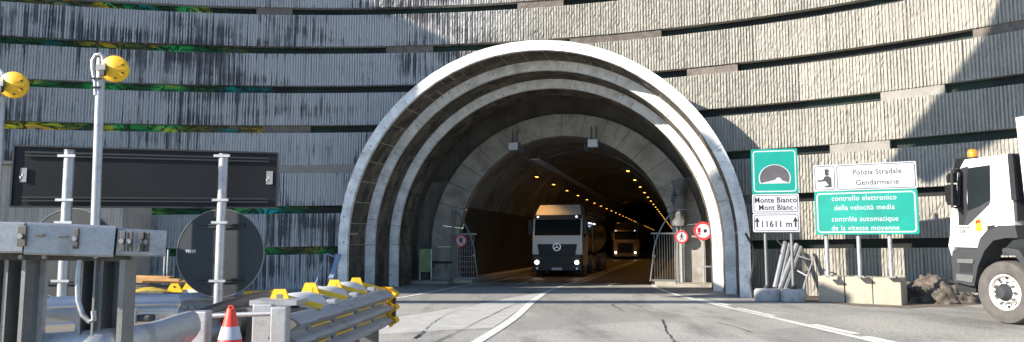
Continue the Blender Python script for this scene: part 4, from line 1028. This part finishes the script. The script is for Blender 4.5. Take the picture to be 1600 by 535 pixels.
def cpost(xl, xr, Y, fl=.022, name='post'):
    a = bp(xl, 406, Y); b_ = bp(xr, 406, Y); w = (b_ - a).length; x, z1 = (a.x + b_.x) / 2, a.z; z0 = .5
    m = MB(); m.prism([(-w / 2, -.06), (-w / 2 + fl, -.06), (-w / 2 + fl, .06), (w / 2 - fl, .06), (w / 2 - fl, -.06), (w / 2, -.06), (w / 2, .075), (-w / 2, .075)], (x, Y, z0), (1, 0, 0), (0, 1, 0), (0, 0, z1 - z0)); part(name, m, GALVD, nbar)
cpost(19, 52, 4.12); cpost(-14, 6, 4.1)
m = MB(); c = bp(61, 440, 4.2); m.box((c.x, c.y, 1.08), (.085, .03, 1.0)); part('post_plate', m, GALV, nbar)
cpost(137, 160, 4.25, .012); cpost(163, 204, 4.28, .03)
m = MB(); c = bp(130, 440, 4.3); m.box((c.x, c.y, 1.08), (.05, .03, 1.0)); part('post_plate', m, GALV, nbar)
m = MB(); m.tube([bp(124, 407, 4.12), bp(121, 440, 4.1), bp(122, 470, 4.1), bp(129, 492, 4.1), bp(140, 503, 4.1), bp(147, 500, 4.1), bp(146, 486, 4.1)], .014, 10); part('conduit', m, GALV, nbar, smooth=True)
for px in (35, 72, 152):
    m = MB(); m.disc(bp(px, 401.5, 3.98 + px * .001), (0, -1, 0), .013, .02, 8); part('bolt', m, GALVD, nbar)
m = MB(); pth = smoothpts([(-60, 528), (0, 525), (90, 521), (170, 514), (230, 505), (270, 492), (296, 484)], 4)
path = [bp(x, y + 19, 4.25 + .9 * max(0, (x - 150) / 150) ** 1.5) for x, y in pth]
m = MB(); m.sweep(path, [(-.02, .07), (.03, .075), (.06, .05), (.08, .0), (.08, -.05), (.05, -.10), (.02, -.13), (.02, -.17), (.06, -.2), (.06, -.28), (.05, -.28), (.05, -.2), (.0, -.17), (.0, -.13), (.03, -.10), (.06, -.05), (.06, .0), (.045, .04), (.02, .06), (-.02, .06)], closed=True); part('lower_rail', m, GALV, nbar, smooth=True)

# traffic island under the barriers
m = MB(); m.hexa([(-14, .5, -.05), (-1.45, .5, -.05), (-1.45, 7.6, -.05), (-14, 7.6, -.05), (-14, .5, .5), (-1.5, .5, .5), (-1.5, 7.5, .5), (-14, 7.5, .5)])
o = part('concrete_plinth', m, CONC); o['kind'] = 'structure'

# W-profile helpers
def wprof(h, n, d=.08, th=.006, wav=3):
    zs = np.linspace(-h / 2, h / 2, n); f = [(d * .5 * (1 - math.cos(2 * math.pi * wav * (z + h / 2) / h)), z) for z in zs]
    return [(a, z) for a, z in f] + [(a - th - .004, z) for a, z in reversed(f)]
# crash cushion
cc = thing('crash_cushion', 'galvanised crash cushion with yellow caps and overlapping corrugated side panels beside the road', 'crash cushion', (-2.2, 8.2, 0))
RA = Vector((-1.97, 6.35, .80)); RB = Vector((-1.66, 10.05, .79)); dv = (RB - RA).normalized(); sdv = Vector((dv.y, -dv.x, 0))
cuts = [0, .22, .30, .555, .77, .985]; npan = 4
secs = [(0, .12), (.10, .33), (.31, .56), (.545, .775), (.76, .985)]
for i, (f0, f1) in enumerate(secs):
    a = RA.lerp(RB, f0) - sdv * .014 * i * .5 + sdv * .03; b_ = RA.lerp(RB, f1) - sdv * .014 * i * .5 + sdv * .03
    a = RA.lerp(RB, f0) + sdv * (.06 - .022 * i); b_ = RA.lerp(RB, f1) + sdv * (.06 - .022 * i + .006)
    m = MB(); m.sweep([a, b_], wprof(.50, 25, .11, .010, 3), closed=True); pn = part('side_panel', m, GALV, cc, smooth=True)
    m = MB(); m.sweep([a - dv * .002 + sdv * .004, a + dv * .014 + sdv * .004], wprof(.505, 25, .112, .02, 3), closed=True); part('overlap_shade', m, BLACK, pn)  # black strip painting the shadow gap where panels overlap
    for j in (-1, 0, 1):
        zz = .80 + (-.083 if j == 0 else .083) if j else None
    for zz in (.715, .885):
        if i == 0: continue
        s0 = a.lerp(b_, .18); s1 = a.lerp(b_, .86); m = MB()
        m.bar(Vector((s0.x, s0.y, zz)) + sdv * .012, Vector((s1.x, s1.y, zz)) + sdv * .012, .012, .03, up=sdv); part('slot', m, YEL, pn)
        m = MB(); c = a.lerp(b_, .16); m.box(Vector((c.x, c.y, zz)) + sdv * .03, (.03, .10, .055), Matrix.Rotation(math.atan2(dv.y, dv.x) - math.pi / 2, 3, 'Z'), .008); part('slide_bolt', m, GALVD, pn)
# rear (left) side panels
for f0, f1 in ((0, .5), (.48, .985)):
    a = RA.lerp(RB, f0) - sdv * .62; b_ = RA.lerp(RB, f1) - sdv * .62; m = MB(); m.sweep([b_, a], wprof(.50, 25, .085, .008, 3), closed=True); part('side_panel', m, GALV, cc, smooth=True)
# nose
nz = RB + dv * .02; m = MB(); m.sweep([nz + sdv * .02, nz + sdv * .03 + dv * .10, nz + sdv * .0 + dv * .22, nz - sdv * .15 + dv * .33, nz - sdv * .5 + dv * .33], wprof(.52, 25, .10, .012, 3), closed=True); ns = part('nose_cap', m, YEL, cc, smooth=True)
for zz in (.715, .885):
    m = MB(); m.disc(Vector((nz.x, nz.y, zz)) + sdv * .05 + dv * .06, sdv, .045, .03, 12); part('nose_bolt', m, TGREY, ns)
WPL = M('white_polyethylene', (.62, .60, .56), .5, var=.08, scale=3, dirt=(.3, .28, .25), dscale=4, dlo=.6, dhi=.8)
capY = [7.0, 8.05, 9.1, 10.1]; capP = [(436, 475), (484, 462), (522, 455), (556, 450)]
for i, (Yc, (px, py)) in enumerate(zip(capY, capP)):
    c = at(px, py, Yc); cz = c.z
    tw, bw_, hh = .055, .115, .155
    m = MB(); m.prism([(-bw_, 0), (bw_, 0), (tw, hh), (-tw, hh)], (c.x, c.y, cz - .02), (1, 0, 0), (0, 0, 1), (0, .03, 0)); cp = part('yellow_cap', m, YEL, cc)
    m = MB(); m.prism([(-bw_ * .2, .02), (bw_ * .2, .02), (tw * .5, hh * .7), (-tw * .5, hh * .7)], (c.x, c.y - .004, cz - .02), (1, 0, 0), (0, 0, 1), (0, .004, 0)); part('cap_plate', m, GALVD if i == 0 else YEL, cp)
    m = MB(); m.bar((c.x + .03, c.y + .04, cz + .06), (c.x + .36, c.y + .16, cz - .04), .05, .05); part('cap_arm', m, YEL, cp)
    m = MB(); m.box((c.x, c.y + .05, .62), (.62, .05, .85)); part('diaphragm', m, GALVD, cc)
    if i < 3:
        Y2 = capY[i + 1]; n = 14; vs = []
        for yy, rr in ((Yc + .10, .26), (Yc + .2, .30), ((Yc + Y2) / 2, .315), (Y2 - .12, .30), (Y2 - .03, .27)):
            xx = c.x + (.0)
            for j in range(n + 1): a = math.pi * j / n; vs.append((xx - rr * math.cos(a), yy, .86 + rr * .95 * math.sin(a)))
        m = MB(); m.add(vs, [(i2 * (n + 1) + j, i2 * (n + 1) + j + 1, (i2 + 1) * (n + 1) + j + 1, (i2 + 1) * (n + 1) + j) for i2 in range(4) for j in range(n)]); part('absorber_cover', m, WPL, cc, smooth=True)
        m = MB(); m.box((c.x + .33, (Yc + Y2) / 2 + .2, 1.05), (.09, .16, .06), None, .01); part('guide_block', m, GALV, cc)
# front posts / anchor
ap = thing('barrier_end_posts', 'pair of blue grey steel posts with anchor plate behind the traffic cone', 'barrier posts', (-2.6, 6.3, .5))
for pxl, pxr, yt, Y, w_ in ((297.5, 322.5, 487, 6.0, .13), (422.5, 447.5, 480, 6.05, .135)):
    a = at(pxl, yt, Y); b_ = at(pxr, yt, Y); w = b_.x - a.x
    m = MB(); m.box(((a.x + b_.x) / 2, Y + w / 2, (a.z + .5) / 2), (w, w, a.z - .5), None, .012); part('post', m, GALV, ap)
a = at(394, 476, 6.5); b_ = at(424, 476, 6.5); m = MB(); m.box(((a.x + b_.x) / 2, 6.56, (a.z + .5) / 2), (b_.x - a.x, .10, a.z - .5), None, .01); part('anchor_plate', m, GALV, ap)
a = at(388, 474, 6.7); b_ = at(462, 474, 6.7); m = MB(); m.box(((a.x + b_.x) / 2, 6.9, a.z), (b_.x - a.x, .35, .045)); part('top_plate', m, GALV, ap)
m = MB(); m.tube([at(328, 494, 6.3), at(424, 490, 6.3)], .022, 10); part('tie_bar', m, GALV, ap, smooth=True)
m = MB(); m.disc(at(372, 503, 6.9), (0, -1, 0), .085, .16, 24, .065); part('pipe_end', m, GALVD, ap, smooth=True)
# backs of rails, their shadow put into the dark colours
db = thing('twisted_guardrail', 'guardrail beam toned dark for shade, twisted behind the cone and posts', 'guardrail', at(350, 500, 7.4))
m = MB(); m.sweep([at(308, 512, 7.1), at(345, 500, 7.3), at(390, 486, 7.5), at(425, 478, 7.6)], wprof(.34, 21, .09, .008, 2), closed=True); part('beam', m, M('shaded_steel', (.09, .075, .06), .4, metal=.5, var=.5, scale=3), db, smooth=True)  # shadow on the beam put into its dark colour
m = MB(); m.box(at(365, 522, 7.8), (.75, .06, .30)); part('backing_plate', m, BLACK, db)
# mid guardrail
mg = thing('guardrail_run', 'weathered two wave guardrail crossing below the round sign back', 'guardrail', at(300, 500, 9.2))
def wr(pts, mat, h=.31, nm='beam', par=mg, wav=2, d=.08):
    m = MB(); m.sweep(pts, wprof(h, 21, d, .008, wav), closed=True); return part(nm, m, mat, par, smooth=True)
wr([at(150, 479, 9.75), at(287, 478, 9.85)], GALV); wr([at(284, 477, 9.82), at(396, 471, 10.1)], GALV)
yy_ = wr([at(380, 466, 9.9), at(412, 464, 10.0), at(446, 463, 10.1)], YEL, .17, 'yellow_end', mg, 1, .09)
for px in (205, 290, 300, 318):
    m = MB(); m.box(at(px, 480.5, 9.74), (.07, .03, .05), None, .01); part('bolt', m, GALVD, mg)
for px in (170, 275, 370):
    p = at(px, 470, 10.0); m = MB(); m.box((p.x, p.y, .45), (.1, .1, .95)); part('post', m, GALVD, mg)
lg = thing('scrap_guardrail', 'short polished guardrail piece lying behind the near box beam posts', 'guardrail', at(220, 490, 6.6))
m = MB(); m.sweep([at(60, 493, 6.3), at(150, 489, 6.5), at(215, 488, 6.7), at(278, 486, 6.9)], wprof(.30, 21, .10, .008, 2), closed=True); part('beam', m, ALU, lg, smooth=True)
m = MB(); m.box(at(228, 497, 6.45), (.13, .1, .06), None, .02); part('splice_block', m, BLACK, lg); m = MB(); m.box(at(205, 494, 6.4), (.1, .06, .12), None, .01); part('splice_plate', m, GALV, lg)
# cone
cb = at(361, 482, 5.75); z0 = .66
ct = thing('traffic_cone', 'orange traffic cone with white reflective band in front of the steel posts', 'traffic cone', (cb.x, cb.y, .5))
def cone_r(z): return .028 + (cb.z - z) * .245
lev = [cb.z, cb.z - .075, cb.z - .15, .58]
def band(z1, z0_, e=0): return [(z - 0, cone_r(z) + e) for z in (z0_, z1)]
m = MB(); lathe(m, Vector((cb.x, cb.y, 0)), (0, 0, 1), [(cb.z - .012, .014), (cb.z, .02), (cb.z, .028), (cb.z - .01, .032)] + [(z, cone_r(z)) for z in (cb.z - .1, cb.z - .3, .56)], 28); part('cone_body', m, CONE, ct, smooth=True)
m = MB(); lathe(m, Vector((cb.x, cb.y, 0)), (0, 0, 1), [(z, cone_r(z) + .003) for z in (cb.z - .135, cb.z - .23)], 28); part('white_band', m, WSIGN, ct, smooth=True)
m = MB(); m.box((cb.x, cb.y, .53), (.36, .36, .05), None, .01); part('base', m, CONE, ct)
m = MB(); m.tube([(cb.x - .02, cb.y, cb.z), (cb.x - .012, cb.y, cb.z + .018), (cb.x + .012, cb.y, cb.z + .018), (cb.x + .02, cb.y, cb.z)], .006, 6); part('handle', m, CONE, ct)
# timber pile, bags, yellow trestle foot
for i, (xa, xb_, y, Y, wd, lab) in enumerate(((200, 268, 432, 19.0, .3, 'uppermost sawn plank of the timber pile beside the hut'), (200, 300, 439, 18.6, .45, 'long orange plank lying below the top of the timber pile'), (206, 282, 436, 18.2, .2, 'short front plank of the timber pile'))):
    a = at(xa, y, Y); b_ = at(xb_, y + 2, Y); m = MB(); m.bar(a, b_, wd, .055); single('timber_plank', m, WOOD, lab, 'plank', 'planks of the timber pile')
a = at(198, 452, 19); b_ = at(298, 452, 19); m = MB()
pal = thing('pallet_stack', 'dark stack of boards carrying the timber planks', 'pallet', Vector(((a.x + b_.x) / 2, 19, 0)))
zt_ = at(230, 441, 18.8).z - .08
for i in range(6):
    z = zt_ * (i + .5) / 6; m = MB(); m.box(((a.x + b_.x) / 2 + random.uniform(-.1, .1), 18.9, z), (b_.x - a.x + random.uniform(-.2, .2), .9, zt_ / 6 * .62)); part('board', m, DARKC, pal)
tarp = MB(); n = 16; vs = []
for i in range(n + 1):
    for j in range(7):
        f = i / n; px = 200 + 78 * f; py = 455 - 8 * math.sin(math.pi * min(1, f * 1.1)) * (1 - ((j - 3) / 3.5) ** 2) - 2 * mnoise.noise(Vector((i * .6, j * .9, 0)))
        vs.append(at(px, py + 2, 10.4 + j * .07))
tarp.add(vs, [(i * 7 + j, i * 7 + j + 1, i * 7 + 8 + j, i * 7 + 7 + j) for i in range(n) for j in range(6)])
vb = len(tarp.v)
single('yellow_sack', tarp, M('sack_yellow', (.42, .30, .03), .6, var=.25, scale=6), 'crumpled mustard sack lying on the rail left of round sign', 'sack', smooth=True)
yt = thing('yellow_trestle_foot', 'yellow plastic barrier foot by the timber pile', 'barrier foot', at(272, 455, 10.7))
c = at(272, 456, 10.7)
for s_ in (0, .16):
    m = MB(); m.prism([(-.12, 0), (.12, 0), (.05, .125), (-.05, .125)], (c.x + s_ * .9, c.y + s_, c.z - .01), (1, 0, 0), (0, 0, 1), (0, .04, 0)); part('cap', m, YEL, yt)
m = MB(); m.disc((c.x, c.y - .004, c.z + .07), (0, -1, 0), .014, .004, 10); part('hole', m, BLACK, yt)
m = MB(); m.box((c.x + .22, c.y + .1, c.z + .0), (.22, .12, .05)); part('white_base', m, WPL, yt)
# fence panel and hoop
fp = thing('wire_fence', 'low galvanised fence frame standing at the wall left of round sign', 'fence', at(262, 445, 21))
for px in (258, 263):
    p = at(px, 390, 21); m = MB(); m.tube([(p.x, 21, 0), (p.x, 21, p.z)], .025, 8); part('post', m, GALV, fp)
m = MB(); m.tube([at(272, 440, 20.6), at(272, 416, 20.6), at(277, 412, 20.6), at(292, 411, 20.6)], .02, 8); part('hoop', m, GALVD, fp)
# safety notice
sn = thing('safety_notice', 'white building site notice with red pictograms between the near posts', 'notice', at(10, 440, 12))
c = at(2, 428, 12); m = MB(); m.box(c, (.36, .02, .56)); part('board', m, WSIGN, sn)
for i, (dx, dz, mm) in enumerate(((.02, .2, 'r'), (.13, .2, 'r'), (-.02, .07, 'b'), (.06, .07, 'b'), (.13, .07, 'b'), (.05, -.1, 'r'))):
    m = MB(); q = c + Vector((dx, -.012, dz)); 
    if mm == 'r' and i < 2: m.disc(q, (0, -1, 0), .048, .004, 16, .034)
    elif mm == 'b': m.disc(q, (0, -1, 0), .03, .004, 12)
    else: m.box(q, (.09, .004, .08))
    part('pictogram', m, RED if mm == 'r' else M('pict_blue', (.05, .12, .4), .5), sn)
for i in range(4):
    m = MB(); m.box(c + Vector((.06, -.012, -.16 - i * .03)), (.2, .004, .010)); part('print_line', m, SGRYB, sn)
# blue leaning frame by the left arch leg
lf = thing('metal_frame', 'thin blue grey metal frame leaning beside the left arch leg', 'frame', at(510, 450, 24.5))
BLU = M('blue_grey_paint', (.22, .29, .38), .5, var=.1)
for a, b_ in (((492, 447, 23.8), (510, 397, 25.4)), ((510, 397, 25.4), (525, 402, 25.4)), ((492, 447, 23.8), (513, 450, 23.8)), ((513, 450, 23.8), (525, 402, 25.4))):
    m = MB(); m.tube([at(*a), at(*b_)], .025, 6); part('frame_tube', m, BLU, lf)
m = MB(); m.bar(at(517, 435, 24.0), at(530, 398, 25.2), .16, .06); part('plank', m, BLU, lf)

# ------------------------------------------------------------------ added unseen shade casters: mass at left, overhead slabs, two plates
def back(p, s): return Vector(p) - SD * s
S1 = 27
cl = [(-34, 26, 19), (-14, 27, 14.6), (-5.7, 27.3, 10.9), (-2.45, 27.2, 9.3), (-2.6, 26.2, 8.2), (-3.1, 25.4, 7.7), (-5.0, 25.5, 5.6), (-6.1, 25.7, 3.0), (-6.5, 25.8, -12), (-34, 25, -12)]
m = MB(); A = [back(p, S1) for p in cl]; n = len(A); Bk = [p - Vector((SD.x, SD.y, 0)) * 3 for p in A]
m.add(A + Bk, [tuple(range(n)), tuple(range(2 * n - 1, n - 1, -1))] + [(i, n + i, n + (i + 1) % n, (i + 1) % n) for i in range(n)])
o = struct('left_shade_caster', m, CASTER)  # unseen mass added at left, cut to the shadow edge on the wall
def slab_for(y0, y1, x0, x1, z, name, lab):
    k = z / -SD.z; dx, dy = SD.x * k, SD.y * k
    t = thing(name, lab, 'shade slab', (x0 - dx, y0 - dy, 0))
    m = MB(); m.hexa([(x0 - dx, y0 - dy, z), (x1 - dx, y0 - dy, z), (x1 - dx, y1 - dy, z), (x0 - dx, y1 - dy, z)] + [(x0 - dx, y0 - dy, z + .25), (x1 - dx, y0 - dy, z + .25), (x1 - dx, y1 - dy, z + .25), (x0 - dx, y1 - dy, z + .25)]); part('slab', m, CONC, t)
    m = MB(); m.box((x0 - dx + 1, (y0 + y1) / 2 - dy, z / 2), (.6, .6, z)); part('column', m, CONC, t)
    return t
wc_ = slab_for(24.7, 27.9, -16, 7.2, 9.0, 'wide_shade_slab', 'wide overhead slab added outside the picture to shade the tunnel mouth road')  # unseen slab added to cast the broad dark road band
cn = slab_for(20.7, 21.5, -16, 9.4, 9.0, 'narrow_shade_slab', 'narrow overhead slab added outside the picture to shade a thin road strip')  # unseen slab added to cast the thin road shadow
def wallp(x, y):
    d = ray(x, y); q = d.x / d.y; Y = float(np.polyval(PC, q)); return d * (Y / d.y) + Vector((0, 0, EYE))
wd = [wallp(*p) for p in ((1640, -120), (1560, 0), (1530, 65), (1475, 135), (1420, 205), (1388, 252), (1450, 290), (1545, 228), (1610, 190), (1720, 120), (1760, -120))]
A = [back(p, 22) for p in wd]; n = len(A); m = MB(); Bk = [p - SD * .3 for p in A]
m.add(A + Bk, [tuple(range(n)), tuple(range(2 * n - 1, n - 1, -1))] + [(i, n + i, n + (i + 1) % n, (i + 1) % n) for i in range(n)]); part('slanted_shade_plate', m, CONC, cn)  # unseen plate added, outlined to throw the slanted wall shadow

# unseen plate added above the wide slab to keep the right arch legs in shade
lg_ = [T(u, 0, z) for u, z in ((7.0, -.3), (7.0, 2.6), (6.75, 3.6), (6.2, 4.6), (5.6, 5.2), (4.6, 5.6), (3.6, 5.0), (3.4, 2.0), (4.6, -.3))]
A = [back(p, 25) for p in lg_]; n = len(A); m = MB(); Bk = [p - SD * .4 for p in A]
m.add(A + Bk, [tuple(range(n)), tuple(range(2 * n - 1, n - 1, -1))] + [(i, n + i, n + (i + 1) % n, (i + 1) % n) for i in range(n)]); part('leg_shade_plate', m, CONC, wc_)
